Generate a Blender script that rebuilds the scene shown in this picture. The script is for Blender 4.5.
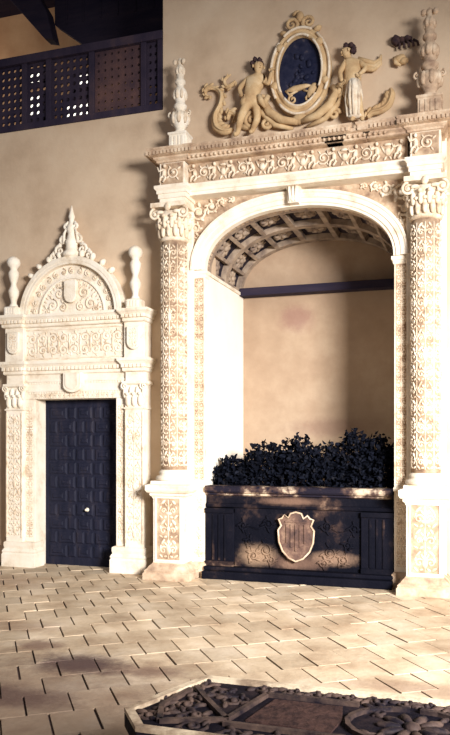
import bpy, bmesh, math, random
from mathutils import Vector, Matrix
random.seed(7)
for o in list(bpy.data.objects):
    bpy.data.objects.remove(o, do_unlink=True)
S = bpy.context.scene
COL = S.collection
pi = math.pi
sin, cos = math.sin, math.cos

# ------------------------------------------------------------------ camera, world, light, exposure
cam = bpy.data.cameras.new('camera')
cam.sensor_fit = 'VERTICAL'
cam.sensor_height = 36.0
cam.lens = 750.0 / 735.0 * 36.0
cam.shift_y = (440.0 - 367.5) / 735.0          # level camera, rising front
cam.clip_start = 0.05
co = bpy.data.objects.new('camera', cam)
COL.objects.link(co)
co.location = (3.126, -8.1905, 1.56)
co.rotation_euler = (pi / 2, 0, math.radians(18.1))
S.camera = co

S.view_settings.view_transform = 'Standard'
S.view_settings.look = 'None'
S.view_settings.gamma = 1.0
S.view_settings.use_curve_mapping = False
S.view_settings.exposure = 0.08

w = bpy.data.worlds.new('world')
S.world = w
w.use_nodes = True
w.node_tree.nodes['Background'].inputs[0].default_value = (0.84, 0.80, 0.84, 1)
w.node_tree.nodes['Background'].inputs[1].default_value = 0.20


def area(name, loc, target, sx, sy, power, color, spread=180):
    l = bpy.data.lights.new(name, 'AREA')
    l.shape = 'RECTANGLE'
    l.size, l.size_y = sx, sy
    l.energy = power
    l.color = color
    l.spread = math.radians(spread)
    o = bpy.data.objects.new(name, l)
    COL.objects.link(o)
    o.location = loc
    d = Vector(target) - Vector(loc)
    o.rotation_euler = d.to_track_quat('-Z', 'Y').to_euler()
    return o


area('courtyard_daylight', (7.3, -8.1, 3.4), (1.0, 0.0, 0.9), 2.3, 1.6, 430, (1.0, 0.97, 0.94), 70)
# added fill lamp to brighten the gallery back wall; no window stands there
area('gallery_fill', (-6.6, 1.2, 7.4), (-3.0, 2.9, 7.2), 1.0, 1.4, 36, (1.0, 0.90, 0.80))


# ------------------------------------------------------------------ materials
def srgb(r, g, b):
    f = lambda c: (c / 255 / 12.92) if c / 255 <= 0.04045 else ((c / 255 + 0.055) / 1.055) ** 2.4
    return (f(r), f(g), f(b), 1)


def material(name, stops, scale=4.0, detail=6, rough=0.85, bump=0.0, bscale=40.0, per_island=0.0,
             stretch=None, spec=0.3, blotch=None):
    """procedural noise coloured material; stops = [(pos, rgba), ...]"""
    m = bpy.data.materials.new(name)
    m.use_nodes = True
    nt = m.node_tree
    N, L = nt.nodes, nt.links
    b = N['Principled BSDF']
    b.inputs['Roughness'].default_value = rough
    b.inputs['Specular IOR Level'].default_value = spec
    geo = N.new('ShaderNodeNewGeometry')
    src = geo.outputs['Position']
    if stretch:
        mp = N.new('ShaderNodeMapping')
        mp.inputs['Scale'].default_value = stretch
        L.new(src, mp.inputs['Vector'])
        src = mp.outputs['Vector']
    n = N.new('ShaderNodeTexNoise')
    n.inputs['Scale'].default_value = scale
    n.inputs['Detail'].default_value = detail
    n.inputs['Roughness'].default_value = 0.62
    L.new(src, n.inputs['Vector'])
    r = N.new('ShaderNodeValToRGB')
    while len(r.color_ramp.elements) < len(stops):
        r.color_ramp.elements.new(0.5)
    for e, (p, c) in zip(r.color_ramp.elements, stops):
        e.position = p
        e.color = c
    L.new(n.outputs['Fac'], r.inputs['Fac'])
    out = r.outputs['Color']
    if per_island:
        hs = N.new('ShaderNodeHueSaturation')
        mr = N.new('ShaderNodeMapRange')
        mr.inputs['To Min'].default_value = 1 - per_island
        mr.inputs['To Max'].default_value = 1 + per_island * 0.6
        L.new(geo.outputs['Random Per Island'], mr.inputs['Value'])
        L.new(mr.outputs['Result'], hs.inputs['Value'])
        L.new(out, hs.inputs['Color'])
        out = hs.outputs['Color']
    if blotch:                                   # stains, worn patches and painted shade: [(centre, radius, rgba, strength), ...]
        for (c, rad, colr, st) in blotch:
            sub = N.new('ShaderNodeVectorMath'); sub.operation = 'SUBTRACT'
            sub.inputs[1].default_value = c
            L.new(geo.outputs['Position'], sub.inputs[0])
            mul = N.new('ShaderNodeVectorMath'); mul.operation = 'DIVIDE'
            mul.inputs[1].default_value = rad
            L.new(sub.outputs[0], mul.inputs[0])
            ln = N.new('ShaderNodeVectorMath'); ln.operation = 'LENGTH'
            L.new(mul.outputs[0], ln.inputs[0])
            n2 = N.new('ShaderNodeTexNoise')
            n2.inputs['Scale'].default_value = 7.0
            n2.inputs['Detail'].default_value = 8
            n2.inputs['Roughness'].default_value = 0.75
            L.new(geo.outputs['Position'], n2.inputs['Vector'])
            ad = N.new('ShaderNodeMath'); ad.operation = 'ADD'
            L.new(ln.outputs['Value'], ad.inputs[0]); L.new(n2.outputs['Fac'], ad.inputs[1])
            mr = N.new('ShaderNodeMapRange')
            mr.interpolation_type = 'SMOOTHSTEP'
            mr.inputs['From Min'].default_value = 0.75
            mr.inputs['From Max'].default_value = 1.6
            mr.inputs['To Min'].default_value = st
            mr.inputs['To Max'].default_value = 0.0
            L.new(ad.outputs[0], mr.inputs['Value'])
            mx = N.new('ShaderNodeMix'); mx.data_type = 'RGBA'
            L.new(mr.outputs['Result'], mx.inputs['Factor'])
            L.new(out, mx.inputs[6])
            mx.inputs[7].default_value = colr
            out = mx.outputs[2]
    L.new(out, b.inputs['Base Color'])
    if bump:
        nb = N.new('ShaderNodeTexNoise')
        nb.inputs['Scale'].default_value = bscale
        nb.inputs['Detail'].default_value = 5
        L.new(src, nb.inputs['Vector'])
        bp = N.new('ShaderNodeBump')
        bp.inputs['Strength'].default_value = bump
        bp.inputs['Distance'].default_value = 0.02
        L.new(nb.outputs['Fac'], bp.inputs['Height'])
        L.new(bp.outputs['Normal'], b.inputs['Normal'])
    return m


M = {}
M['plaster'] = material('wall_plaster', [(0.30, srgb(186, 161, 135)), (0.50, srgb(205, 181, 154)), (0.72, srgb(217, 196, 170))],
                        1.3, 8, 0.9, 0.12, 22)
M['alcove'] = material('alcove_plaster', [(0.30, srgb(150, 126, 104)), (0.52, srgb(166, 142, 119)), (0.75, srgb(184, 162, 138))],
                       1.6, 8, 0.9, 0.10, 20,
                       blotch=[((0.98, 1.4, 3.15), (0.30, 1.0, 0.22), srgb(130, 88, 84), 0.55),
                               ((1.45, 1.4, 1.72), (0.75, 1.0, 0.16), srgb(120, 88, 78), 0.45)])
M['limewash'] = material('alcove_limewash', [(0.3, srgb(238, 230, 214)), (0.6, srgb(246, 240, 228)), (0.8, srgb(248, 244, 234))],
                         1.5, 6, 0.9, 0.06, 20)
M['stone'] = material('carved_stone', [(0.28, srgb(204, 184, 158)), (0.46, srgb(234, 222, 203)), (0.7, srgb(243, 235, 222))],
                      5.0, 8, 0.85, 0.25, 55)
M['relief'] = material('relief_stone', [(0.28, srgb(180, 152, 122)), (0.48, srgb(224, 206, 182)), (0.7, srgb(241, 231, 214))],
                       9.0, 8, 0.85, 0.25, 60)
M['ground'] = material('relief_ground', [(0.3, srgb(132, 106, 88)), (0.5, srgb(178, 152, 126)), (0.72, srgb(214, 194, 168))], 9.0, 8, 0.9, 0.2, 50)
M['weathered'] = material('weathered_stone', [(0.30, srgb(140, 114, 96)), (0.5, srgb(192, 166, 140)), (0.72, srgb(226, 208, 184))],
                          6.0, 8, 0.88, 0.3, 50)
M['stucco'] = material('cartouche_stucco', [(0.3, srgb(172, 138, 100)), (0.55, srgb(204, 174, 132)), (0.75, srgb(226, 203, 168))],
                       6.0, 7, 0.85, 0.2, 50)
M['hair'] = material('dark_stucco_hair', [(0.3, srgb(44, 36, 46)), (0.7, srgb(84, 64, 60))], 20, 4, 0.8, 0.3, 60, spec=0.1)
M['void'] = material('dark_glass_plate', [(0.35, srgb(26, 30, 52)), (0.6, srgb(44, 46, 66)), (0.78, srgb(96, 88, 92))], 11, 6, 0.5, 0.1, 30, spec=0.1)
M['door'] = material('dark_door_wood', [(0.3, srgb(22, 25, 40)), (0.55, srgb(33, 34, 49)), (0.8, srgb(54, 49, 56))], 5, 6, 0.6, 0.25, 30,
                     stretch=(3, 1, 0.6), spec=0.1)
M['lattice'] = material('dark_lattice_wood', [(0.3, srgb(36, 32, 50)), (0.55, srgb(56, 48, 62)), (0.8, srgb(84, 66, 68))], 3, 6, 0.65, 0.2, 30,
                        stretch=(1, 1, 0.5), spec=0.1)
M['lattice_pale'] = material('brown_lattice_wood', [(0.3, srgb(60, 48, 58)), (0.55, srgb(88, 66, 66)), (0.8, srgb(118, 86, 78))], 3, 6, 0.65, 0.2, 30, spec=0.1)
M['beam'] = material('dark_beam_wood', [(0.3, srgb(36, 33, 50)), (0.6, srgb(52, 45, 58)), (0.8, srgb(76, 62, 66))], 3, 6, 0.7, 0.2, 30, stretch=(0.4, 3, 3), spec=0.08)
M['gallery_plaster'] = material('gallery_plaster', [(0.3, srgb(196, 150, 112)), (0.7, srgb(222, 182, 140))], 2, 6, 0.9, 0.1, 20)
M['trough'] = material('stained_trough_stone', [(0.42, srgb(12, 13, 22)), (0.53, srgb(20, 19, 27)), (0.61, srgb(58, 45, 42)), (0.72, srgb(150, 122, 102))],
                       2.6, 9, 0.75, 0.3, 35,
                        blotch=[((0.86, -.09, .27), (0.26, 1, 0.15), srgb(160, 132, 108), 0.8), ((1.72, -.09, .27), (0.30, 1, 0.10), srgb(150, 122, 102), 0.75),
                                ((1.32, -.09, .20), (0.40, 1, 0.10), srgb(120, 94, 80), 0.7), ((1.25, -.09, .88), (0.42, 1, 0.06), srgb(128, 100, 84), 0.7)], spec=0.05)
M['trough_dark'] = material('dark_trough_stone', [(0.40, srgb(12, 13, 23)), (0.60, srgb(19, 19, 28)), (0.80, srgb(66, 53, 50))],
                            3.4, 9, 0.75, 0.3, 35, spec=0.05)
M['cap'] = material('worn_trough_cap', [(0.46, srgb(30, 27, 38)), (0.53, srgb(84, 66, 60)), (0.60, srgb(200, 180, 156))], 3.0, 8, 0.8, 0.3, 40, spec=0.08)
M['shield'] = material('shield_stone', [(0.32, srgb(52, 40, 42)), (0.52, srgb(100, 76, 66)), (0.75, srgb(160, 132, 110))], 7, 7, 0.8, 0.2, 40)
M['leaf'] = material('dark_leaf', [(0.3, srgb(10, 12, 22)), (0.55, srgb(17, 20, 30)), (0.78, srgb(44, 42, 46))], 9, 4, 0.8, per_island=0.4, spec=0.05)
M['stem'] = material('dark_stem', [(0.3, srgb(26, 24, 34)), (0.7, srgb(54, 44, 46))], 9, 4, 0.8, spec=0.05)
M['soil'] = material('dark_soil', [(0.3, srgb(20, 20, 28)), (0.7, srgb(44, 36, 38))], 9, 4, 0.95, 0.4, 40)
M['coffer'] = material('coffer_panel', [(0.3, srgb(30, 29, 42)), (0.55, srgb(50, 44, 52)), (0.8, srgb(96, 82, 78))], 6, 7, 0.8, 0.2, 40, spec=0.1)  # shade under the arch is put into this dark panel colour
M['rib'] = material('coffer_rib', [(0.3, srgb(106, 90, 82)), (0.6, srgb(170, 150, 130))], 6, 6, 0.8, 0.15, 40)  # rib tone dulled too, painting in the soffit shade
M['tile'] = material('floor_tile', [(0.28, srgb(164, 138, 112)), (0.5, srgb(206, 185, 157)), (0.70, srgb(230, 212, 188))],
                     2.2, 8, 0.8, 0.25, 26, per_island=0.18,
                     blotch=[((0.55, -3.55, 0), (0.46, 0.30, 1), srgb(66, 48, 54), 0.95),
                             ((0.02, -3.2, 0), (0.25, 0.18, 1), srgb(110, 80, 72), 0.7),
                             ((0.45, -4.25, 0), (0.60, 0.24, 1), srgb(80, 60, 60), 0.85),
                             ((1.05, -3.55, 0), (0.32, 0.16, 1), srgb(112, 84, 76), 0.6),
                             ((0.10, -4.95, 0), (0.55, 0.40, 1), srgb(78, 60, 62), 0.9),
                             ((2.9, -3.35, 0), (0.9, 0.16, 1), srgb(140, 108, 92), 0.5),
                             ((0.30, -4.45, 0), (2.5, 1.5, 1), srgb(98, 74, 66), 0.62),  # broad soft shadow of the left foreground, painted into the tile colour
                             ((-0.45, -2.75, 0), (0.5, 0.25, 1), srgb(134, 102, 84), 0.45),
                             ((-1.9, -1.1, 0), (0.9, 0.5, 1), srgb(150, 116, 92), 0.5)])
M['grout'] = material('floor_grout', [(0.3, srgb(50, 38, 42)), (0.7, srgb(78, 60, 56))], 8, 4, 0.95)
M['table'] = material('carved_dark_table', [(0.34, srgb(17, 16, 26)), (0.54, srgb(30, 26, 33)), (0.74, srgb(60, 48, 48))], 7, 8, 0.75, 0.3, 40, spec=0.05)
M['table_edge'] = material('worn_table_edge', [(0.36, srgb(60, 50, 48)), (0.46, srgb(160, 138, 116)), (0.56, srgb(226, 208, 180))], 3, 8, 0.6, 0.2, 40)
M['strap'] = material('table_strapwork', [(0.38, srgb(30, 26, 34)), (0.66, srgb(96, 78, 70))], 9, 7, 0.6, 0.2, 40, spec=0.1)
M['inset'] = material('table_inset', [(0.34, srgb(44, 34, 36)), (0.6, srgb(78, 58, 54))], 24, 8, 0.7, 0.4, 60, spec=0.05)
M['metal'] = material('worn_brass', [(0.3, srgb(210, 200, 180)), (0.7, srgb(240, 234, 220))], 8, 4, 0.35)


def emission(name, col, strength):
    m = bpy.data.materials.new(name)
    m.use_nodes = True
    nt = m.node_tree
    nt.nodes.remove(nt.nodes['Principled BSDF'])
    e = nt.nodes.new('ShaderNodeEmission')
    e.inputs[0].default_value = col
    e.inputs[1].default_value = strength
    nt.links.new(e.outputs[0], nt.nodes['Material Output'].inputs[0])
    return m


M['pane'] = emission('daylit_pane', (1.0, 0.93, 0.82, 1), 2.0)


# ------------------------------------------------------------------ mesh builder
class MB:
    def __init__(self):
        self.v, self.f, self.s = [], [], []

    def add(self, vs, fs, smooth=False, map=None):
        k = len(self.v)
        if map:
            vs = [map(*p) for p in vs]
        self.v += [tuple(p) for p in vs]
        self.f += [tuple(i + k for i in f) for f in fs]
        self.s += [smooth] * len(fs)
        return self

    def box(self, x0, x1, y0, y1, z0, z1):
        vs = [(x, y, z) for x in (x0, x1) for y in (y0, y1) for z in (z0, z1)]
        return self.add(vs, [(0, 1, 3, 2), (4, 6, 7, 5), (0, 4, 5, 1), (2, 3, 7, 6), (0, 2, 6, 4), (1, 5, 7, 3)])

    def bar(self, a, b, wdt, hgt, up=(0, 0, 1)):
        a, b, up = Vector(a), Vector(b), Vector(up)
        d = (b - a).normalized()
        sd = d.cross(up).normalized()
        u = sd.cross(d).normalized()
        vs = []
        for p in (a, b):
            for i, j in ((-1, -1), (1, -1), (1, 1), (-1, 1)):
                vs.append(p + sd * (wdt / 2 * i) + u * (hgt / 2 * j))
        return self.add(vs, [(3, 2, 1, 0), (4, 5, 6, 7), (0, 1, 5, 4), (1, 2, 6, 5), (2, 3, 7, 6), (3, 0, 4, 7)])

    def prism(self, pts, y0, y1, map=None):
        """outline in (x, z) given a depth from y0 to y1"""
        n = len(pts)
        vs = [(x, y0, z) for x, z in pts] + [(x, y1, z) for x, z in pts]
        fs = [tuple(range(n)), tuple(range(2 * n - 1, n - 1, -1))]
        fs += [(i, n + i, n + (i + 1) % n, (i + 1) % n) for i in range(n)]
        return self.add(vs, fs, map=map)

    def mould(self, prof, x0, x1):
        """profile in (y, z) extruded along x, closed ends"""
        n = len(prof)
        vs = [(x0, y, z) for y, z in prof] + [(x1, y, z) for y, z in prof]
        fs = [tuple(range(n)), tuple(range(2 * n - 1, n - 1, -1))]
        fs += [(i, n + i, n + (i + 1) % n, (i + 1) % n) for i in range(n)]
        return self.add(vs, fs)

    def ring_mould(self, prof, x0, x1, yb):
        """moulding that wraps front and both sides of a block: prof = [(out, z)], block front at y=yb, x0..x1, back at y=0"""
        loops = []
        for o, z in prof:
            loops.append([(x0 - o, 0.0, z), (x0 - o, yb - o, z), (x1 + o, yb - o, z), (x1 + o, 0.0, z)])
        vs = [p for l in loops for p in l]
        fs = []
        for i in range(len(loops) - 1):
            for j in range(4):
                a, b = i * 4 + j, i * 4 + (j + 1) % 4
                fs.append((a, b, b + 4, a + 4))
        fs.append((3, 2, 1, 0))
        k = (len(loops) - 1) * 4
        fs.append((k, k + 1, k + 2, k + 3))
        return self.add(vs, fs)

    def lathe(self, prof, cx, cy, seg=20, z0=0.0, sq=False, smooth=True):
        vs, fs = [], []
        n = len(prof)
        for r, z in prof:
            for k in range(seg):
                a = 2 * pi * k / seg + (pi / 4 if seg == 4 else 0)
                rr = r * (1.41421 if seg == 4 else 1)
                vs.append((cx + rr * cos(a), cy + rr * sin(a), z0 + z))
        for i in range(n - 1):
            for k in range(seg):
                fs.append((i * seg + k, i * seg + (k + 1) % seg, (i + 1) * seg + (k + 1) % seg, (i + 1) * seg + k))
        fs.append(tuple(range(seg - 1, -1, -1)))
        fs.append(tuple((n - 1) * seg + k for k in range(seg)))
        return self.add(vs, fs, smooth and seg > 4)

    def tube(self, pts, r, seg=6, map=None):
        pts = [Vector(p) for p in pts]
        n = len(pts)
        rad = r if isinstance(r, (list, tuple)) else [r] * n
        vs, fs = [], []
        for i, p in enumerate(pts):
            d = (pts[min(i + 1, n - 1)] - pts[max(i - 1, 0)])
            d = d.normalized() if d.length > 1e-9 else Vector((0, 0, 1))
            ref = Vector((0, 1, 0)) if abs(d.y) < 0.9 else Vector((1, 0, 0))
            a = d.cross(ref).normalized()
            b = d.cross(a).normalized()
            for k in range(seg):
                t = 2 * pi * k / seg
                vs.append(p + (a * cos(t) + b * sin(t)) * rad[i])
        for i in range(n - 1):
            for k in range(seg):
                fs.append((i * seg + k, i * seg + (k + 1) % seg, (i + 1) * seg + (k + 1) % seg, (i + 1) * seg + k))
        fs.append(tuple(range(seg - 1, -1, -1)))
        fs.append(tuple((n - 1) * seg + k for k in range(seg)))
        return self.add(vs, fs, True, map)

    def blob(self, c, r, rot=0.0, seg=8, rings=5, map=None, jitter=0.0):
        """ellipsoid, rot turns it in the xz plane"""
        vs, fs = [], []
        cr, sr = cos(rot), sin(rot)
        for i in range(1, rings):
            ph = pi * i / rings
            for k in range(seg):
                t = 2 * pi * k / seg
                j = 1 + random.uniform(-jitter, jitter)
                x, y, z = r[0] * sin(ph) * cos(t) * j, r[1] * sin(ph) * sin(t) * j, r[2] * cos(ph) * j
                vs.append((c[0] + x * cr - z * sr, c[1] + y, c[2] + x * sr + z * cr))
        top, bot = len(vs), len(vs) + 1
        for sg in (1, -1):
            z = r[2] * sg
            vs.append((c[0] - z * sr, c[1], c[2] + z * cr))
        for i in range(rings - 2):
            for k in range(seg):
                fs.append((i * seg + k, (i + 1) * seg + k, (i + 1) * seg + (k + 1) % seg, i * seg + (k + 1) % seg))
        for k in range(seg):
            fs.append((top, k, (k + 1) % seg))
            m = (rings - 2) * seg
            fs.append((bot, m + (k + 1) % seg, m + k))
        return self.add(vs, fs, True, map)

    def build(self, name, mat, parent=None, bevel=0.0, loc=None, smooth_angle=None):
        me = bpy.data.meshes.new(name)
        vs = self.v
        if loc:
            vs = [(x - loc[0], y - loc[1], z - loc[2]) for x, y, z in vs]
        me.from_pydata(vs, [], self.f)
        me.polygons.foreach_set('use_smooth', self.s)
        bm = bmesh.new()
        bm.from_mesh(me)
        bmesh.ops.recalc_face_normals(bm, faces=bm.faces)
        bm.to_mesh(me)
        bm.free()
        me.materials.append(mat)
        me.update()
        o = bpy.data.objects.new(name, me)
        COL.objects.link(o)
        if loc:
            o.location = loc
        if parent:
            o.parent = parent
            if loc is None:
                # keep coordinates in world space
                o.matrix_parent_inverse = world_matrix(parent).inverted()
        if bevel:
            b = o.modifiers.new('bevel', 'BEVEL')
            b.width = bevel
            b.segments = 2
            b.limit_method = 'ANGLE'
        return o


def world_matrix(o):
    m = Matrix.LocRotScale(o.location, o.rotation_euler, o.scale)
    if o.parent:
        return world_matrix(o.parent) @ o.matrix_parent_inverse @ m
    return m


def thing(name, label, cat, loc=(0, 0, 0), group=None):
    o = bpy.data.objects.new(name, None)
    o.empty_display_size = 0.1
    COL.objects.link(o)
    o.location = loc
    o['label'] = label
    o['category'] = cat
    if group:
        o['group'] = group
    return o


def tag(o, label, cat, group=None, kind=None):
    o['label'] = label
    o['category'] = cat
    if group:
        o['group'] = group
    if kind:
        o['kind'] = kind
    return o


def struct(o):
    o['kind'] = 'structure'
    return o


def look(o, label):
    o['label'] = label
    return o


def copy_tree(o, parent=None):
    c = o.copy()
    COL.objects.link(c)
    if parent:
        c.parent = parent
        c.matrix_parent_inverse = o.matrix_parent_inverse.copy()
    for ch in list(o.children):
        copy_tree(ch, c)
    return c


# ------------------------------------------------------------------ relief carving helpers
def spiral(cx, cz, r0, turns, start, hand=1, n=16, y=0.0):
    pts = []
    for i in range(n + 1):
        t = i / n
        r = r0 * (1 - t) ** 0.8 + 0.06 * r0
        a = start + hand * turns * 2 * pi * t
        pts.append((cx + r * cos(a), y, cz + r * sin(a)))
    return pts


def leaf(mb, c, ln, wd, h, rot, mp):
    mb.blob(c, (wd, h, ln), rot, 6, 4, mp)


def candelabra(mb, wd, ht, mp, r=0.008, h=0.014):
    """mirrored scroll and vase relief filling a strip of width wd (s from -wd/2) and height ht"""
    cell = wd * 1.05
    n = max(2, int(round(ht / cell)))
    cell = ht / n
    for i in range(n):
        z = i * cell
        k = i % 3
        mb.tube([(0, 0, z), (0, 0, z + cell * 0.5), (0, 0, z + cell)], r * 0.9, 5, mp)
        if k == 0:
            mb.blob((0, 0, z + cell * .45), (wd * .16, h, cell * .30), 0, 8, 5, mp)
            mb.blob((0, 0, z + cell * .85), (wd * .10, h, cell * .10), 0, 6, 4, mp)
        elif k == 1:
            mb.blob((0, 0, z + cell * .5), (wd * .12, h * 1.2, wd * .12), 0, 8, 5, mp)
        else:
            mb.blob((0, 0, z + cell * .30), (wd * .22, h, cell * .09), 0, 8, 4, mp)
            leaf(mb, (0, 0, z + cell * .65), cell * .26, wd * .08, h, 0, mp)
        for sg in (-1, 1):
            st = pi if sg > 0 else 0
            j = lambda a_: a_ * random.uniform(.75, 1.25)
            mb.tube(spiral(sg * wd * .26, z + cell * .42, wd * j(.17), 1.2, st + random.uniform(-.4, .4), -sg, 12), j(r), 5, mp)
            leaf(mb, (sg * wd * .30, 0, z + cell * .84), cell * j(.17), wd * j(.075), h, sg * j(.7), mp)
            leaf(mb, (sg * wd * .13, 0, z + cell * .72), cell * j(.13), wd * j(.06), h, -sg * j(.6), mp)
            leaf(mb, (sg * wd * .40, 0, z + cell * .12), cell * j(.14), wd * j(.06), h, -sg * j(.9), mp)
            leaf(mb, (sg * wd * .43, 0, z + cell * .58), cell * j(.12), wd * j(.05), h, sg * j(.4), mp)
            leaf(mb, (sg * wd * .17, 0, z + cell * .10), cell * j(.10), wd * j(.06), h, sg * j(1.2), mp)


def flat(x, z, y):
    """relief coordinates to a wall facing -y with origin (x, z) at plane y"""
    return lambda s, h, t: (x + s, y - h, z + t)


def flat_h(x, z, y):
    """same, but the strip runs along +x"""
    return lambda s, h, t: (x + t, y - h, z + s)


def around(cx, cy, r, z, a0=-pi / 2):
    return lambda s, h, t: (cx + (r + h) * cos(a0 + s / r), cy + (r + h) * sin(a0 + s / r), z + t)


def figures(mb, x0, x1, z0, z1, y):
    """a row of leaning little figures, foliage and masks"""
    ht = z1 - z0
    x = x0 + ht * .25
    i = 0
    while x < x1 - ht * .2:
        c = (z0 + z1) / 2
        sg = 1 if i % 2 else -1
        tilt = random.uniform(-.35, .35)
        k = i % 4
        if k in (0, 2):
            mb.blob((x, y, c), (ht * .12, .030, ht * .26), tilt, 8, 5)
            mb.blob((x - sin(tilt) * ht * .36, y - .012, c + ht * .36), (ht * .09, .028, ht * .10), 0, 7, 5)
            mb.tube([(x, y - .01, c + ht * .2), (x + sg * ht * .24, y - .02, c + ht * .1), (x + sg * ht * .34, y - .015, c + ht * .34)], ht * .045, 5)
            mb.tube([(x, y - .01, c - ht * .1), (x - sg * ht * .12, y - .02, c - ht * .25), (x + sg * ht * .04, y - .015, c - ht * .44)], ht * .06, 5)
            mb.tube([(x, y - .01, c - ht * .1), (x + sg * ht * .16, y - .02, c - ht * .22), (x + sg * ht * .22, y - .015, c - ht * .44)], ht * .055, 5)
        elif k == 1:
            mb.tube(spiral(x, c, ht * .30, 1.5, random.uniform(0, 6), sg, 18, y - .006), ht * .045, 5)
            mb.blob((x, y - .01, c), (ht * .09, .026, ht * .09), 0, 7, 4)
            for q in range(4):
                a = q * pi / 2 + .6
                mb.blob((x + ht * .36 * cos(a), y, c + ht * .36 * sin(a)), (ht * .045, .02, ht * .12), a - pi / 2, 6, 4)
        else:
            mb.blob((x, y, c - ht * .05), (ht * .17, .034, ht * .2), 0, 8, 5)
            mb.blob((x, y - .01, c + ht * .28), (ht * .2, .022, ht * .07), 0, 8, 4)
            for s2 in (-1, 1):
                mb.blob((x + s2 * ht * .22, y, c + ht * .06), (ht * .05, .024, ht * .26), -s2 * .5, 6, 4)
                mb.blob((x + s2 * ht * .12, y, c - ht * .36), (ht * .05, .02, ht * .12), s2 * .6, 6, 4)
        x += ht * .52
        i += 1


def beads(mb, x0, x1, z, y, r, gap):
    n = int((x1 - x0) / gap)
    for i in range(n):
        mb.blob((x0 + gap * (i + .5), y, z), (r, r, r), 0, 6, 4)


def dentils(mb, x0, x1, z0, z1, y0, y1, pitch, fill=.58):
    n = int((x1 - x0) / pitch)
    p = (x1 - x0) / n
    for i in range(n):
        mb.box(x0 + p * i + p * (1 - fill) / 2, x0 + p * i + p * (1 + fill) / 2, y0, y1, z0, z1)


def shield_outline(w_, h_, cx, cz, tip=.35):
    pts = []
    n = 10
    for i in range(n + 1):
        a = pi + pi * i / n
        pts.append((cx + w_ / 2 * cos(a), cz - h_ / 2 + h_ * tip + h_ * tip * sin(a)))
    pts += [(cx + w_ / 2, cz + h_ / 2), (cx - w_ / 2, cz + h_ / 2)]
    return pts


# ================================================================== SETTING
# ---- floor of loose laid clay tiles, rows turned against the wall
grout = MB()
grout.box(-7, 9, -9.5, 1.6, -0.16, -0.012)
fl = MB()
ang = math.radians(36.2)
ca, sa = cos(ang), sin(ang)
TW, TH = 0.262, 0.335            # along the row, across the rows
for j in range(-40, 48):
    off = (j % 2) * .5 + random.uniform(-.06, .06)
    for i in range(-40, 48):
        p, q = (i + off) * TW + .05, j * TH + .1
        # row direction e1 and joint direction e2
        x, y = ca * p - sa * q + 1.0, sa * p + ca * q - 3.4
        if not (-6.6 < x < 8.4 and -8.9 < y < 1.2):
            continue
        g1, g2 = random.uniform(.004, .009), random.uniform(.0012, .003)
        tz = random.gauss(0, .0018)
        t1, t2 = random.gauss(0, .007), random.gauss(0, .005)
        vs = []
        for (a, b) in ((0, 0), (1, 0), (1, 1), (0, 1)):
            pp = (a - .5) * (TW - 2 * g1)
            qq = (b - .5) * (TH - 2 * g2)
            h = tz + pp * t1 + qq * t2
            vs.append((x + ca * pp - sa * qq, y + sa * pp + ca * qq, h))
        low = [(vx, vy, -.016) for vx, vy, vz in vs]
        fl.add(vs + low, [(0, 1, 2, 3), (0, 4, 5, 1), (1, 5, 6, 2), (2, 6, 7, 3), (3, 7, 4, 0)])
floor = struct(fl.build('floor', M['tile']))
gb = grout.build('floor_bed', M['grout'], floor)

# ---- main wall with doorway, alcove and gallery opening
wl = MB()
T = .26
GX0, GX1, GZ0, GZ1 = -4.6, -.321, 5.46, 8.2
DX0, DX1, DZ = -1.96, -.86, 2.05
AX0, AX1, AZ = .248, 2.363, 4.26
wl.box(-6, DX0 - .02, 0, T, 0, GZ0)
wl.box(DX0 - .02, DX1 + .02, 0, T, DZ + .02, GZ0)
wl.box(DX1 + .02, AX0 - .2, 0, T, 0, GZ0)
wl.box(AX0 - .2, AX0, 0, T, 3.5, GZ0)
wl.box(AX1, AX1 + .2, 0, T, 3.5, GZ0)
wl.box(AX0, AX1, 0, T, AZ, GZ0)
wl.box(AX1 + .2, 7, 0, T, 0, GZ0)
wl.box(-6, GX0, 0, T, GZ0, GZ1)
wl.box(GX1, 7, 0, T, GZ0, GZ1)
struct(wl.build('wall_back', M['plaster']))

# ---- alcove shell
AC = (AX0 + AX1) / 2
AA = (AX1 - AX0) / 2
SP, RISE = 3.50, .625
YB = 1.40


def ell(t, da=0.0, db=0.0):
    """point on the arch curve, t from 0 (right) to pi (left)"""
    e = .92
    cx_, sz_ = cos(t), sin(t)
    return (AC + (AA + da) * math.copysign(abs(cx_) ** e, cx_), SP + (RISE + db) * abs(sz_) ** e)


m = MB(); m.box(AX0 - .2, AX0, -.06, YB + .2, 0, SP)
struct(m.build('wall_alcove_left', M['limewash']))
m = MB(); m.box(AX1, AX1 + .2, -.06, YB + .2, 0, SP)
struct(m.build('wall_alcove_right', M['limewash']))
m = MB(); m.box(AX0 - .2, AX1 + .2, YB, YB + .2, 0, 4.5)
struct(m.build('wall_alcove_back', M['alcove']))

# ---- gallery room behind the lattice
m = MB(); m.box(-7.2, .2, 3.0, 3.1, 5.0, 9.6)
struct(m.build('wall_gallery_back', M['gallery_plaster']))
m = MB(); m.box(-.321, -.22, T, 3.0, 5.0, 9.6)
struct(m.build('wall_gallery_right', M['lattice']))
m = MB(); m.box(-7.3, -7.2, T, 3.1, 5.0, 9.6)
struct(m.build('wall_gallery_left', M['gallery_plaster']))
m = MB(); m.box(-7.2, -.22, T, 3.0, 5.3, 5.42)
struct(m.build('floor_gallery', M['lattice']))
m = MB(); m.box(-7.2, -.22, -.1, 3.0, 8.9, 9.0)
struct(m.build('ceiling_gallery', M['beam']))

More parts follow.
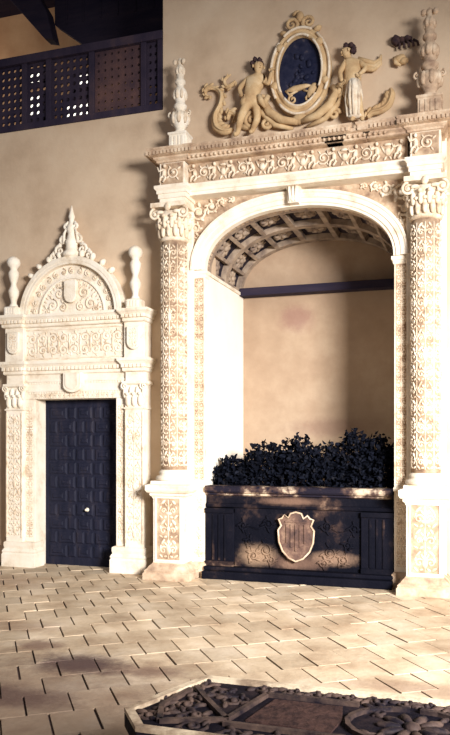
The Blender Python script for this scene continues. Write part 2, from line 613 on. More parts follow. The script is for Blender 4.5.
# windows of the gallery, seen through the lattice holes
def window(n, x0, x1, z0, z1, y):
    o = MB()
    o.box(x0, x1, y, y + .02, z0, z1)
    p = struct(o.build('window_%d' % n, M['pane']))
    f = MB()
    for a in (x0, x1):
        f.box(a - .03, a + .03, y - .04, y + .03, z0 - .03, z1 + .03)
    for b in (z0, z1):
        f.box(x0 - .03, x1 + .03, y - .04, y + .03, b - .03, b + .03)
    f.build('window_frame', M['lattice'], p)


window(1, -3.34, -2.86, 6.72, 7.24, 2.94)
window(2, -3.14, -2.86, 7.36, 7.66, 2.94)
window(3, -4.06, -3.72, 6.98, 7.44, 2.94)
window(4, -4.06, -3.72, 7.60, 7.84, 2.94)

m = MB()
m.prism([(-3.95, 8.75), (-3.33, 8.05), (-2.82, 7.46), (-2.67, 7.42), (-2.78, 7.86), (-3.3, 8.75)], 1.45, 1.65)
tag(m.build('timber_brace', M['beam'], bevel=.01), 'dark slanting timber brace above the left end of the gallery lattice', 'beam')
m = MB()
m.prism([(-2.79, 7.78), (-2.30, 7.40), (-2.2, 7.0), (-.34, 6.4), (-.34, 8.85), (-2.79, 8.85)], 1.70, 1.82)
for i in range(8):
    m.box(-2.6 + i * .28, -2.575 + i * .28, 1.69, 1.70, 7.75, 8.8)
tag(m.build('gable_boarding', M['beam']), 'dark boarded gable filling the gallery above its lattice', 'partition')

# ---- lattice parapet of the gallery
lat = thing('lattice_screen', 'dark wooden lattice parapet with round holes closing the gallery opening', 'screen', (-2.0, .06, 5.46))


def holes(x0, x1, z0, z1, nx, nz, y, fillr=.31):
    """perforated board: a grid of cells each with an eight sided hole"""
    o = MB()
    px, pz = (x1 - x0) / nx, (z1 - z0) / nz
    r = min(px, pz) * fillr
    for i in range(nx):
        for j in range(nz):
            cx, cz = x0 + px * (i + .5), z0 + pz * (j + .5)
            outer, inner = [], []
            for k in range(8):
                a = pi / 4 * k
                q = [(1, 0), (1, 1), (0, 1), (-1, 1), (-1, 0), (-1, -1), (0, -1), (1, -1)][k]
                outer.append((cx + q[0] * px / 2, cz + q[1] * pz / 2))
                inner.append((cx + r * cos(a), cz + r * sin(a)))
            vs = []
            for yy in (y, y + .03):
                vs += [(a, yy, b) for a, b in outer] + [(a, yy, b) for a, b in inner]
            fs = []
            for k in range(8):
                l = (k + 1) % 8
                fs.append((k, l, 8 + l, 8 + k))
                fs.append((16 + k, 24 + k, 24 + l, 16 + l))
                fs.append((8 + k, 8 + l, 24 + l, 24 + k))
            o.add(vs, fs)
    return o


posts = [-4.55, -3.40, -2.80, -2.217, -1.871, -1.271, -.576, -.36]
for i, x in enumerate(posts):
    o = MB(); o.box(x - .035, x + .035, .00, .10, 5.46, 6.38)
    o.build('post', M['lattice'], lat, bevel=.006)
for i in range(len(posts) - 1):
    a, b = posts[i] + .035, posts[i + 1] - .035
    nx = max(1, int(round((b - a) / .088)))
    o = holes(a, b, 5.54, 6.30, nx, 8, .04, .30 if i != 5 else .20)
    p = o.build('lattice_panel', M['lattice_pale'] if i == 5 else M['lattice'], lat)
    if i == 5:
        look(p, 'browner lattice panel with smaller holes')
o = MB(); o.box(-4.6, -.325, -.02, .12, 6.30, 6.40)
o.build('top_rail', M['lattice'], lat, bevel=.008)
o = MB(); o.box(-4.6, -.325, -.02, .12, 5.46, 5.54)
o.build('bottom_rail', M['lattice'], lat, bevel=.008)

# ================================================================== DOOR
m = MB(); m.box(DX0 - .02, DX1 + .02, .10, .16, .0, 2.06)
door = struct(m.build('door_1', M['door']))
pan = MB()
random.seed(11)


def rpanel(o, x0, x1, z0, z1, y, d=.014, b=.020):
    vs = [(x0, y, z0), (x1, y, z0), (x1, y, z1), (x0, y, z1),
          (x0 + b, y - d, z0 + b), (x1 - b, y - d, z0 + b), (x1 - b, y - d, z1 - b), (x0 + b, y - d, z1 - b)]
    o.add(vs, [(4, 5, 6, 7), (0, 1, 5, 4), (1, 2, 6, 5), (2, 3, 7, 6), (3, 0, 4, 7)])


rows = 11
for r_ in range(rows):
    z0 = .10 + r_ * .172
    if r_ % 2 == 0:
        xs = [(-1.91, -1.66), (-1.64, -1.53), (-1.51, -1.31), (-1.29, -1.18), (-1.16, -.91)]
    else:
        xs = [(-1.91, -1.80), (-1.78, -1.55), (-1.53, -1.42), (-1.40, -1.29), (-1.27, -1.04), (-1.02, -.91)]
    for a, b in xs:
        q = MB()
        rpanel(q, a, b, z0, z0 + .150, .10)
        mx, mz = (a + b) / 2, z0 + .075
        if b - a > .16:
            rpanel(q, a + .05, b - .05, z0 + .045, z0 + .105, .086, .010, .012)
        q.build('door_panel', M['door'], door)
m = MB()
m.lathe([(.008, 0), (.034, .0), (.038, .012), (.02, .02), (.012, .03), (.022, .045), (.022, .06), (.0, .072)], 0, 0, 14)
kn = m.build('door_knob', M['metal'], door)
kn.matrix_parent_inverse = Matrix()
kn.location = (-1.36, .076, .70)
kn.rotation_euler = (pi / 2, 0, 0)
kn.scale = (.7, .7, .8)
look(kn, 'small pale metal knob')

# ================================================================== DOOR SURROUND
ds = thing('door_surround', 'pale carved stone doorway surround with a lunette framing the dark door', 'doorway', (-1.41, -.1, 0))
DC = -1.41
# reveals, inner strips and pilasters
for sg in (-1, 1):
    xi = DC + sg * .55
    a, b = sorted((xi, DC + sg * .69))
    jb = MB()
    jb.box(a, b, -.148, .10, 0, 2.06)
    j = jb.build('jamb', M['stone'], ds, bevel=.006)
    rl = MB(); candelabra(rl, .095, 1.62, flat(DC + sg * .625, .36, -.15), .006, .009)
    rl.build('jamb_relief', M['relief'], j)
    pb = MB()
    a, b = sorted((DC + sg * .69, DC + sg * .93))
    pb.box(a, b, -.20, 0, .3, 1.92)
    p = pb.build('pilaster', M['stone'], ds, bevel=.006)
    rl = MB(); candelabra(rl, .18, 1.50, flat(DC + sg * .81, .38, -.20), .007, .010)
    for e in (-1, 1):
        rl.box(DC + sg * .81 + e * .106 - .007, DC + sg * .81 + e * .106 + .007, -.212, -.2, .36, 1.89)
    rl.build('pilaster_relief', M['relief'], p)
    cp = MB()
    cp.ring_mould([(.0, 1.92), (.012, 1.925), (.012, 1.94), (.0, 1.945)], a, b, -.20)
    for q in range(3):
        xx = a + (b - a) * (q + .5) / 3
        cp.blob((xx, -.20, 2.03), (.042, .03, .08), 0, 8, 5)
        cp.blob((xx, -.228, 2.10), (.03, .02, .02), 0, 7, 4)
    for q in range(4):
        xx = a + (b - a) * q / 3
        cp.blob((xx, -.20, 2.12), (.03, .026, .075), 0, 7, 5)
    for e in (a, b):
        cp.tube(spiral(e, 2.19, .045, 1.4, pi / 2, 1, 14, -.215), .011, 5)
    cp.ring_mould([(0, 1.92), (.0, 2.20), (.03, 2.22), (.03, 2.25), (0, 2.25)], a, b, -.195)
    cp.box(a + .004, b - .004, -.19, 0, 1.9, 2.42)
    cp.build('capital', M['stone'], p)
    bs = MB()
    bs.ring_mould([(.04, 0), (.04, .15), (.03, .17), (.037, .19), (.025, .215), (.015, .225), (.022, .26), (.02, .3), (0, .31)],
                  min(a, xi) if sg > 0 else a, max(b, xi) if sg < 0 else b, -.20)
    bs.build('base', M['stone'], p)
# lintel
m = MB()
m.box(DC - .69, DC + .69, -.15, .10, 2.06, 2.40)
ln = m.build('lintel', M['stone'], ds, bevel=.006)
m = MB()
for z in (2.16, 2.28):
    m.box(DC - .66, DC + .66, -.162, -.15, z - .012, z + .012)
    dentils(m, DC - .64, DC + .64, z - .034, z - .014, -.160, -.15, .035)
m.build('lintel_moulding', M['stone'], ln)
m = MB()
m.prism(shield_outline(.24, .24, DC, 2.25), -.225, -.15)
m.prism(shield_outline(.18, .19, DC, 2.26), -.235, -.22)
m.build('shield', M['stone'], ln, bevel=.01)
m = MB(); candelabra(m, .06, 1.10, flat_h(DC - .55, 2.10, -.15), .005, .006)
m.build('lintel_relief', M['relief'], ln)


def entab(parent, xc, half, bw, z0, z1, yf, yb, name, mat, den):
    """a cornice running across with forward breaks over the end blocks"""
    h = z1 - z0
    prof = [(0, z0), (.012, z0 + .01), (.012, z0 + h * .28), (.03, z0 + h * .32), (.03, z0 + h * .55), (.05, z0 + h * .72), (.062, z0 + h * .80), (.062, z1), (0, z1)]
    o = MB()
    o.ring_mould(prof, xc - half + bw * .5, xc + half - bw * .5, yf)
    for sg in (-1, 1):
        a, b = sorted((xc + sg * half, xc + sg * (half - bw)))
        o.ring_mould(prof, a, b, yb)
    c = o.build(name, mat, parent)
    d = MB()
    dentils(d, xc - half + bw, xc + half - bw, z0 + h * .30, z0 + h * .55, yf - .05, yf - .01, den)
    for sg in (-1, 1):
        a, b = sorted((xc + sg * half, xc + sg * (half - bw)))
        dentils(d, a - .02, b + .02, z0 + h * .30, z0 + h * .55, yb - .05, yb - .01, den)
    d.build('dentils', mat, c)
    return c


entab(ds, DC, .94, .26, 2.36, 2.52, -.165, -.215, 'lower_cornice', M['stone'], .05)
m = MB()
m.box(DC - .92, DC + .92, -.15, 0, 2.50, 2.96)
fz = m.build('frieze', M['stone'], ds, bevel=.005)
m = MB()
n = 9
for i in range(n):
    x = DC - .58 + 1.16 * i / (n - 1)
    sg = 1 if i % 2 else -1
    for zz, r_ in ((2.80, .062), (2.655, .062)):
        m.tube(spiral(x, zz, r_, 1.5, i * 1.1 + zz * 9, sg, 18, -.150), .008, 5)
        m.blob((x, -.152, zz), (.018, .012, .018), 0, 6, 4)
        for q in range(5):
            a = q * 1.256 + i
            m.blob((x + .078 * cos(a), -.150, zz + .070 * sin(a)), (.011, .010, .024), a - pi / 2 + .5, 6, 4)
    if i < n - 1:
        m.blob((x + .072, -.150, 2.73), (.014, .012, .11), 0, 7, 5)
m.box(DC - .66, DC + .66, -.162, -.15, 2.545, 2.56)
m.box(DC - .66, DC + .66, -.162, -.15, 2.90, 2.915)
m.build('frieze_relief', M['relief'], fz)
for sg in (-1, 1):
    xc_ = DC + sg * .81
    m = MB(); m.box(xc_ - .13, xc_ + .13, -.205, 0, 2.52, 2.94)
    bl = m.build('end_block', M['stone'], fz, bevel=.005)
    m = MB()
    m.prism(shield_outline(.17, .27, xc_ + .005, 2.75), -.25, -.205)
    m.build('end_shield', M['stone'], fz, bevel=.012)
    m = MB(); candelabra(m, .10, .22, flat(xc_ + .005, 2.645, -.25), .005, .006)
    m.build('end_shield_relief', M['relief'], fz)
entab(ds, DC, .95, .26, 2.94, 3.09, -.18, -.235, 'upper_cornice', M['stone'], .05)

# lunette
LX, LZ = DC - .07, 3.09
m = MB()


def half_ring(o, r0, r1, y0, y1, seg=36, cx=LX, cz=LZ):
    vs, fs = [], []
    for i in range(seg + 1):
        a = pi * i / seg
        for r, y in ((r0, y0), (r1, y0), (r1, y1), (r0, y1)):
            vs.append((cx + r * cos(a), y, cz + r * sin(a)))
    for i in range(seg):
        for j in range(4):
            fs.append((i * 4 + j, (i + 1) * 4 + j, (i + 1) * 4 + (j + 1) % 4, i * 4 + (j + 1) % 4))
    fs += [(0, 1, 2, 3), tuple(seg * 4 + j for j in (3, 2, 1, 0))]
    o.add(vs, fs)


half_ring(m, .001, .60, -.09, 0)
lu = m.build('lunette', M['stone'], ds)
m = MB()
half_ring(m, .635, .695, -.17, 0)
half_ring(m, .60, .645, -.165, 0)
half_ring(m, .43, .455, -.112, -.05)
m.build('lunette_moulding', M['stone'], lu, bevel=.008)
m = MB()
for i in range(15):
    a = pi * (i + .5) / 15
    m.tube(spiral(LX + .53 * cos(a), LZ + .53 * sin(a), .042, 1.2, a, 1 if i % 2 else -1, 10, -.095), .009, 5)
    m.blob((LX + .53 * cos(a), -.095, LZ + .53 * sin(a)), (.016, .014, .03), a, 6, 4)
for i in range(26):
    a = pi * (i + .5) / 26
    m.blob((LX + .40 * cos(a), -.092, LZ + .40 * sin(a)), (.012, .010, .025), a - pi / 2, 6, 4)
for sg in (-1, 1):
    for (px, pz, r0) in ((.17, .26, .07), (.26, .12, .075), (.12, .09, .055), (.10, .35, .04), (.33, .05, .04)):
        m.tube(spiral(LX + sg * px, LZ + pz, r0, 1.5, pi / 2, sg, 16, -.095), .010, 5)
        m.blob((LX + sg * px, -.095, LZ + pz), (r0 * .3, .014, r0 * .3), 0, 6, 4)
        m.blob((LX + sg * px * 1.1, -.094, LZ + pz + r0 * 1.3), (.014, .012, .035), -sg * .6, 6, 4)
m.build('lunette_relief', M['relief'], lu)
m = MB()
m.prism(shield_outline(.17, .27, LX - .0, LZ + .27), -.15, -.09)
m.build('lunette_shield', M['stone'], lu, bevel=.012)
# cresting and pinnacle over the lunette
m = MB()
for i in range(9):
    a = pi * (i + 3.5) / 15
    rr = .735
    m.blob((LX + rr * cos(a), -.12, LZ + rr * sin(a)), (.035, .05, .05), a - pi / 2, 7, 5, jitter=.12)
m.lathe([(.11, 0), (.12, .04), (.08, .08), (.07, .14), (.085, .18), (.06, .23), (.045, .28), (.062, .33), (.062, .37), (.035, .41), (.03, .46), (.042, .49), (.03, .53), (.018, .58), (.008, .63)],
        LX, -.10, 14, LZ + .69)
for sg in (-1, 1):
    for (dx, dz, r_) in ((.155, .075, .065), (.105, .20, .045), (.24, .0, .045), (.06, .36, .03)):
        m.tube(spiral(LX + sg * dx, LZ + .70 + dz, r_, 1.4, pi / 2 + sg * .4, -sg, 14, -.12), [.022 - .0009 * i for i in range(15)], 6)
        m.blob((LX + sg * dx * 1.05, -.11, LZ + .70 + dz + r_ * 1.1), (.018, .02, .045), sg * .5, 7, 5)
    m.tube([(LX + sg * .10, -.12, LZ + .86), (LX + sg * .085, -.13, LZ + .98), (LX + sg * .05, -.13, LZ + 1.04)], [.022, .018, .010], 6)
m.build('pinnacle', M['stone'], ds)


def baluster(name, label, x, y, z, sc, group=None):
    t = thing(name, label, 'finial', (x, y, z), group)
    o = MB()
    o.lathe([(.085, 0), (.085, .10), (.07, .115)], x, y, 4, z)
    p = o.build('plinth', M['stone'], t, bevel=.006)
    o = MB()
    for i in range(4):
        o.box(x - .065 + i * .036, x - .043 + i * .036, y - .094, y - .08, z + .02, z + .09)
    o.build('plinth_flutes', M['stone'], p)
    o = MB()
    o.lathe([(.05, .11), (.055, .13), (.035, .16), (.04, .20), (.065, .27), (.068, .31), (.04, .37), (.034, .40), (.052, .45), (.066, .51), (.066, .54),
             (.044, .575), (.05, .60), (.075, .625), (.085, .66), (.078, .70), (.045, .73), (.015, .745)], x, y, 18, z)
    o.build('baluster_shaft', M['stone'], t)
    return t


baluster('urn_finial', 'short turned stone finial at the left end of the cornice above the door', -2.25, -.17, 3.09, 1)
baluster('urn_finial', 'short turned stone finial above the door beside the tall portal', -.60, -.17, 3.09, 1)

# ================================================================== PORTAL OF THE ALCOVE
pt = thing('portal_surround', 'tall pale carved stone portal with columns and coffered arch framing the alcove', 'portal', (AC, -.1, 0))
CXS = (-.08, 2.695)                     # column axes
for n_, cx in enumerate(CXS):
    inner = 1 if n_ == 0 else -1        # side of the opening
    # pier behind the column
    pr = MB()
    a, b = cx - .20, cx + .20
    pr.box(a, b, -.17, 0, 0, 4.24)
    p = pr.build('pier', M['stone'], pt, bevel=.006)
    # pedestal
    pd = MB()
    px0, px1, py = cx - .185, cx + .185, -.42
    pd.box(px0, px1, py, 0, .16, .98)
    ped = pd.build('pedestal', M['stone'], pt, bevel=.006)
    o = MB()
    candelabra(o, .22, .66, flat(cx, .235, py), .009, .014)
    o.build('pedestal_relief', M['relief'], ped)
    o = MB(); o.box(cx - .135, cx + .135, py - .003, py + .01, .222, .908)
    o.build('relief_ground', M['ground'], ped)
    o = MB()
    for e in (-1, 1):
        o.box(cx + e * .148 - .010, cx + e * .148 + .010, py - .012, py, .20, .93)
    o.box(cx - .138, cx + .138, py - .012, py, .20, .222)
    o.box(cx - .138, cx + .138, py - .012, py, .908, .93)
    o.build('pedestal_frame', M['stone'], ped)
    o = MB()
    o.ring_mould([(.09, 0), (.09, .07), (.075, .085), (.08, .10), (.05, .125), (.035, .15), (.012, .17), (0, .185)], px0, px1, py)
    o.build('pedestal_base', M['weathered'], ped)
    o = MB()
    o.ring_mould([(0, .90), (.012, .925), (.03, .94), (.03, .96), (.055, .975), (.07, 1.0), (.07, 1.055), (.045, 1.065), (0, 1.07)], px0, px1, py)
    o.build('pedestal_cap', M['stone'], ped)
    # column
    R = .148
    cy = -.245
    o = MB()
    o.lathe([(R * 1.0, 1.20), (R, 1.9), (R, 2.9), (R * .96, 3.84)], cx, cy, 28)
    sh = o.build('column', M['ground'], pt)
    o = MB()
    o.box(cx - .21, cx + .21, cy - .19, cy + .2, 1.065, 1.10)
    o.lathe([(.20, 1.10), (.213, 1.125), (.20, 1.15), (.172, 1.16), (.165, 1.175), (.178, 1.19), (.165, 1.21), (R, 1.225)], cx, cy, 28)
    o.build('column_base', M['stone'], sh)
    o = MB()
    for k in range(-1, 2):
        mp = around(cx, cy, R, 1.26, -pi / 2 + k * 1.22)
        candelabra(o, .165, 2.5, mp, .008, .012)
        for e in (-1, 1):
            s_ = e * .088
            o.tube([(s_, 0, t / 4) for t in range(0, 11)], .005, 4, mp)
    o.build('column_relief', M['relief'], sh)
    # composite capital
    o = MB()
    o.lathe([(.145, 3.80), (.165, 3.815), (.165, 3.835), (.145, 3.85), (.148, 3.92), (.165, 4.03), (.20, 4.12)], cx, cy, 24)
    for k in range(9):
        a = -pi / 2 + (k - 4) * .46
        for rr, zz, ll in ((.165, 3.92, .085), (.185, 4.0, .075)):
            a2 = a + (.23 if zz > 3.95 else 0)
            x, y = cx + rr * cos(a2), cy + rr * sin(a2)
            o.blob((x, y, zz), (.030, .030, ll), 0, 7, 5)
            o.blob((x + .025 * cos(a2), y + .025 * sin(a2), zz + ll * .85), (.026, .026, .020), 0, 7, 4)
    for e in (-1, 1):
        o.tube(spiral(cx + e * .165, 4.10, .062, 1.6, pi / 2, -e, 20, cy - .165), .016, 6)
        o.blob((cx + e * .165, cy - .165, 4.10), (.024, .024, .024), 0, 8, 5)
        o.blob((cx + e * .10, cy - .185, 4.11), (.05, .02, .022), 0, 8, 4)
    o.blob((cx, cy - .20, 4.16), (.04, .03, .045), 0, 8, 5)
    o.box(cx - .205, cx + .205, cy - .205, -.02, 4.165, 4.215)
    o.build('capital', M['relief'], sh)
    # ressaut of the entablature over the column
# entablature
en = MB()
E0, E1 = CXS[0] - .20, CXS[1] + .20
YF, YR = -.30, -.42
en.box(E0, E1, -.10, 0, 4.20, 4.74)
en.box(E0 + .38, E1 - .38, YF, -.1, 4.36, 4.74)
ent = en.build('entablature', M['stone'], pt)
ar = MB()
prof = [(0, 4.21), (.0, 4.26), (.014, 4.262), (.014, 4.31), (.028, 4.312), (.028, 4.345), (.05, 4.37), (.05, 4.40), (0, 4.405)]
pm = [(.0, 4.30), (.014, 4.302), (.014, 4.34), (.028, 4.342), (.028, 4.375), (.05, 4.40), (.05, 4.425), (0, 4.43)]
ar.ring_mould(pm, E0 + .3, E1 - .3, YF)
BXS = (-.035, 2.70)                     # axes of the forward breaks
for cx in BXS:
    ar.ring_mould(prof, cx - .15, cx + .15, YR)
ar.build('architrave', M['stone'], ent)
for cx in BXS:
    o = MB()
    o.box(cx - .15, cx + .15, YR, 0, 4.36, 4.70)
    fb = o.build('frieze_block', M['stone'], ent, bevel=.005)
    o = MB()
    figures(o, cx - .15, cx + .17, 4.43, 4.65, YR - .004)
    o.build('frieze_block_relief', M['relief'], ent)
    o = MB(); o.box(cx - .13, cx + .13, YR - .003, YR + .01, 4.42, 4.65); o.build('relief_ground', M['ground'], ent)
o = MB()
figures(o, E0 + .42, E1 - .42, 4.44, 4.655, YF - .005)
o.build('frieze_relief', M['relief'], ent)
o = MB(); o.box(E0 + .385, E1 - .385, YF - .004, YF + .01, 4.432, 4.655); o.build('relief_ground', M['ground'], ent)
# cornice, chipped along the right half
co_ = MB()
cprof = [(0, 4.655), (.02, 4.66), (.02, 4.68), (.05, 4.70), (.05, 4.715), (.10, 4.722), (.10, 4.765), (.118, 4.785), (.118, 4.80), (0, 4.81)]
co_.ring_mould(cprof, E0 + .3, 1.86, YF - .10)
co_.ring_mould([(0, 4.655), (.02, 4.66), (.02, 4.68), (.05, 4.70), (.05, 4.715), (.08, 4.722), (.07, 4.76), (0, 4.77)], 1.7, 2.10, YF - .10)
co_.ring_mould(cprof, 2.13, E1 - .3, YF - .10)
for cx in BXS:
    co_.ring_mould(cprof, cx - .16, cx + .16, YR)
cor = co_.build('cornice', M['weathered'], ent)
o = MB()
dentils(o, E0 + .40, 1.95, 4.724, 4.762, YF - .22, YF - .20, .042, .6)
o.build('dentil_course', M['weathered'], cor)
o = MB()
dentils(o, 2.15, E1 - .45, 4.724, 4.762, YF - .22, YF - .20, .042, .6)
for cx in BXS:
    o.build('dentil_course', M['weathered'], cor)
    o = MB()
    dentils(o, cx - .28, cx + .28, 4.724, 4.762, YR - .12, YR - .10, .042, .6)
    for k in range(10):
        y = YR - .10 + k * .04
        for e in (-1, 1):
            x = cx + e * .283
            o.box(x - .008, x + .008, y, y + .026, 4.724, 4.762)
o.build('dentil_course', M['weathered'], cor)
o = MB()
for i in range(42):
    x = E0 + .45 + i * .052
    if x < E1 - .45:
        o.blob((x, YF - .14, 4.69), (.018, .02, .020), 0, 6, 4)
o.build('egg_and_dart', M['weathered'], cor)

# jambs of the opening
for sg, xi in ((-1, AX0), (1, AX1)):
    a, b = sorted((xi, xi + sg * .150))
    o = MB()
    o.box(a, b, -.12, -.061, .16, SP - .06)
    jb = o.build('jamb', M['stone'], pt, bevel=.006)
    o = MB()
    xm = (a + b) / 2
    candelabra(o, .105, 2.30, flat(xm, 1.10, -.12), .007, .011)
    candelabra(o, .105, .72, flat(xm, .22, -.12), .008, .012)
    for e in (-1, 1):
        o.box(xm + e * .064 - .006, xm + e * .064 + .006, -.130, -.12, 1.10, 3.42)
    o.build('jamb_relief', M['relief'], jb)
    o = MB(); o.box(xm - .058, xm + .058, -.123, -.11, 1.10, 3.42); o.build('relief_ground', M['ground'], jb)
    o = MB()
    o.ring_mould([(.03, 0), (.03, .12), (.02, .15), (0, .17)], a, b, -.135)
    o.build('jamb_base', M['weathered'], jb)
    o = MB()
    o.box(a - .004, b + .004, -.15, -.11, 1.02, 1.06)
    o.build('jamb_band', M['stone'], jb)
    o = MB()
    o.ring_mould([(0, 3.41), (.012, 3.42), (.012, 3.445), (.028, 3.46), (.028, 3.495), (0, 3.50)], a, b, -.12)
    x0, x1 = (AX0, AX0 + .022) if sg < 0 else (AX1 - .022, AX1)
    o.box(x0, x1, -.1, YB, 3.455, 3.495)
    o.build('impost', M['stone'], jb, bevel=.004)

# spandrel plate with the elliptical opening
NSEG = 48
sp = MB()
top = 4.42
out = []
for i in range(NSEG + 1):
    t = pi * i / NSEG
    out.append(ell(t))
xl, xr = AX0 - .16, AX1 + .16
vs, fs = [], []
for i, (x, z) in enumerate(out):
    s_ = i / NSEG
    tx = xr + (xl - xr) * s_ if 0 < s_ < 1 else (xr if s_ == 0 else xl)
    if i == 0:
        ex, ez = xr, SP
    elif i == NSEG:
        ex, ez = xl, SP
    else:
        # project outwards onto the rectangle
        dx, dz = x - AC, z - SP + .0
        k = min(((xr - AC) / abs(dx)) if abs(dx) > 1e-6 else 1e9, ((top - SP) / dz) if dz > 1e-6 else 1e9)
        ex, ez = AC + dx * k, SP + dz * k
    vs += [(x, -.12, z), (ex, -.12, ez), (x, .02, z), (ex, .02, ez)]
for i in range(NSEG):
    a, b = i * 4, i * 4 + 4
    fs += [(a, b, b + 1, a + 1), (a + 2, a + 3, b + 3, b + 2), (a, a + 2, b + 2, b)]
for i in range(NSEG):
    p, q = vs[i * 4 + 1], vs[i * 4 + 5]
    if abs(p[0] - q[0]) > 1e-5 and abs(p[2] - q[2]) > 1e-5:        # the ray fan turns the corner here
        k = len(vs)
        c_ = (xr if i < NSEG / 2 else xl)
        vs += [(c_, -.12, top), (c_, .02, top)]
        fs += [(i * 4 + 1, i * 4 + 5, k), (i * 4 + 3, k + 1, i * 4 + 7)]
sp.add(vs, fs)
spd = sp.build('spandrel', M['ground'], pt)


def arch_sweep(o, prof, n=56):
    """profile [(out, y)] swept along the arch curve"""
    vs, fs = [], []
    k = len(prof)
    for i in range(n + 1):
        t = pi * i / n
        for (d, y) in prof:
            x, z = ell(t, d, d)
            vs.append((x, y, z))
    for i in range(n):
        for j in range(k):
            j2 = (j + 1) % k
            fs.append((i * k + j, (i + 1) * k + j, (i + 1) * k + j2, i * k + j2))
    fs += [tuple(range(k)), tuple(n * k + j for j in range(k - 1, -1, -1))]
    o.add(vs, fs)


o = MB()
arch_sweep(o, [(-.004, -.05), (-.004, -.145), (.022, -.150), (.026, -.165), (.070, -.165), (.078, -.180), (.120, -.185), (.130, -.195), (.155, -.195), (.160, -.11), (.1, -.05)])
o.build('archivolt', M['stone'], pt)

# spandrel foliage
for sg in (-1, 1):
    o = MB()
    x0 = AC + sg * (AA + .10)
    for (dx, z, r_, tn) in ((.02, 4.16, .085, 1.5), (.18, 4.21, .065, 1.4), (.30, 4.25, .045, 1.2), (-.01, 3.98, .06, 1.3), (.03, 3.86, .035, 1.2), (.42, 4.27, .03, 1)):
        x = x0 - sg * dx
        o.tube(spiral(x, z, r_, tn, random.uniform(0, 6), sg, 18, -.13), .014, 6)
        o.blob((x, -.135, z), (r_ * .42, .03, r_ * .42), 0, 8, 5)
        for q in range(5):
            a = q * 1.256 + dx * 9
            o.blob((x + r_ * 1.05 * cos(a), -.13, z + r_ * 1.05 * sin(a)), (r_ * .24, .022, r_ * .42), a - pi / 2 + .5, 6, 4)
    o.build('spandrel_relief', M['relief'], spd)

# keystone bracket
o = MB()
kx = AC + .0
o.prism([(kx - .055, 4.13), (kx + .055, 4.13), (kx + .08, 4.34), (kx - .08, 4.34)], -.25, -.10)
for e in (-1, 0, 1):
    o.tube([(kx + e * .042, -.255, 4.32), (kx + e * .038, -.275, 4.26), (kx + e * .032, -.262, 4.18), (kx + e * .03, -.25, 4.14)], .016, 6)
o.tube(spiral(kx, 4.17, .03, 1.3, 0, 1, 12, -.265), .012, 5)
o.build('keystone', M['stone'], pt, bevel=.006)

# coffered soffit
NC = 9
Y0, Y1 = -.04, YB
o = MB()
n = 56
vs, fs = [], []
for i in range(n + 1):
    t = pi * i / n
    for d in (.07, .16):
        x, z = ell(t, d, d)
        vs += [(x, Y0, z), (x, Y1, z)]
for i in range(n):
    a, b = i * 4, i * 4 + 4
    fs += [(a, a + 1, b + 1, b), (a + 2, b + 2, b + 3, a + 3), (a, b, b + 2, a + 2), (a + 1, a + 3, b + 3, b + 1)]
o.add(vs, fs)
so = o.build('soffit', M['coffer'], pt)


def arc_rib(y0, y1, d0, d1, nm):
    o = MB()
    arch_sweep(o, [(d0, y0), (d1, y0), (d1, y1), (d0, y1)], 56)
    return o.build(nm, M['rib'], so, bevel=.004)


arc_rib(-.04, .10, .0, .09, 'arch_rib')
arc_rib(.64, .76, .0, .09, 'arch_rib')
arc_rib(1.28, 1.40, .0, .09, 'arch_rib')
for yy in (.66, .71, 1.30, 1.35, .02):
    pass
for k in range(NC + 1):
    t = pi * k / NC
    t = min(max(t, .02), pi - .02)
    o = MB()
    dt = .030
    vs = []
    for y in (-.04, YB):
        for tt, d in ((t - dt, .002), (t + dt, .002), (t + dt, .09), (t - dt, .09)):
            x, z = ell(min(max(tt, 0), pi), d, d)
            vs.append((x, y, z))
    o.add(vs, [(3, 2, 1, 0), (4, 5, 6, 7), (0, 1, 5, 4), (1, 2, 6, 5), (2, 3, 7, 6), (3, 0, 4, 7)])
    o.build('cross_rib', M['rib'], so, bevel=.004)
for k in range(NC):
    t = pi * (k + .5) / NC
    x0, z0 = ell(t, .07, .07)
    x1, z1 = ell(t, .0, .0)
    nrm = Vector((x1 - x0, 0, z1 - z0)).normalized()
    tan = Vector((nrm.z, 0, -nrm.x))
    for y in (.37, 1.02):
        o = MB()

        def mp(s, h, tt, x0=x0, z0=z0, nrm=nrm, tan=tan, y=y):
            p = Vector((x0, y, z0)) + tan * s + nrm * h + Vector((0, 1, 0)) * tt
            return tuple(p)
        for q in range(8):
            a = q * pi / 4 + .3
            o.blob((.075 * cos(a), .012, .085 * sin(a)), (.034, .026, .055), a - pi / 2, 7, 4, mp)
        o.blob((0, .02, 0), (.038, .040, .038), 0, 8, 5, mp)
        o.tube([(.125 * cos(b * pi / 8), .004, .14 * sin(b * pi / 8)) for b in range(17)], .009, 5, mp)
        o.build('rosette', M['rib'], so)

# ---- beam on the rear wall of the alcove
o = MB()
o.box(AX0 + .005, AX1 - .005, YB - .20, YB - .002, 3.445, 3.545)
tag(o.build('timber_beam', M['beam'], bevel=.008), 'dark timber beam spanning the rear wall high inside the alcove', 'beam')

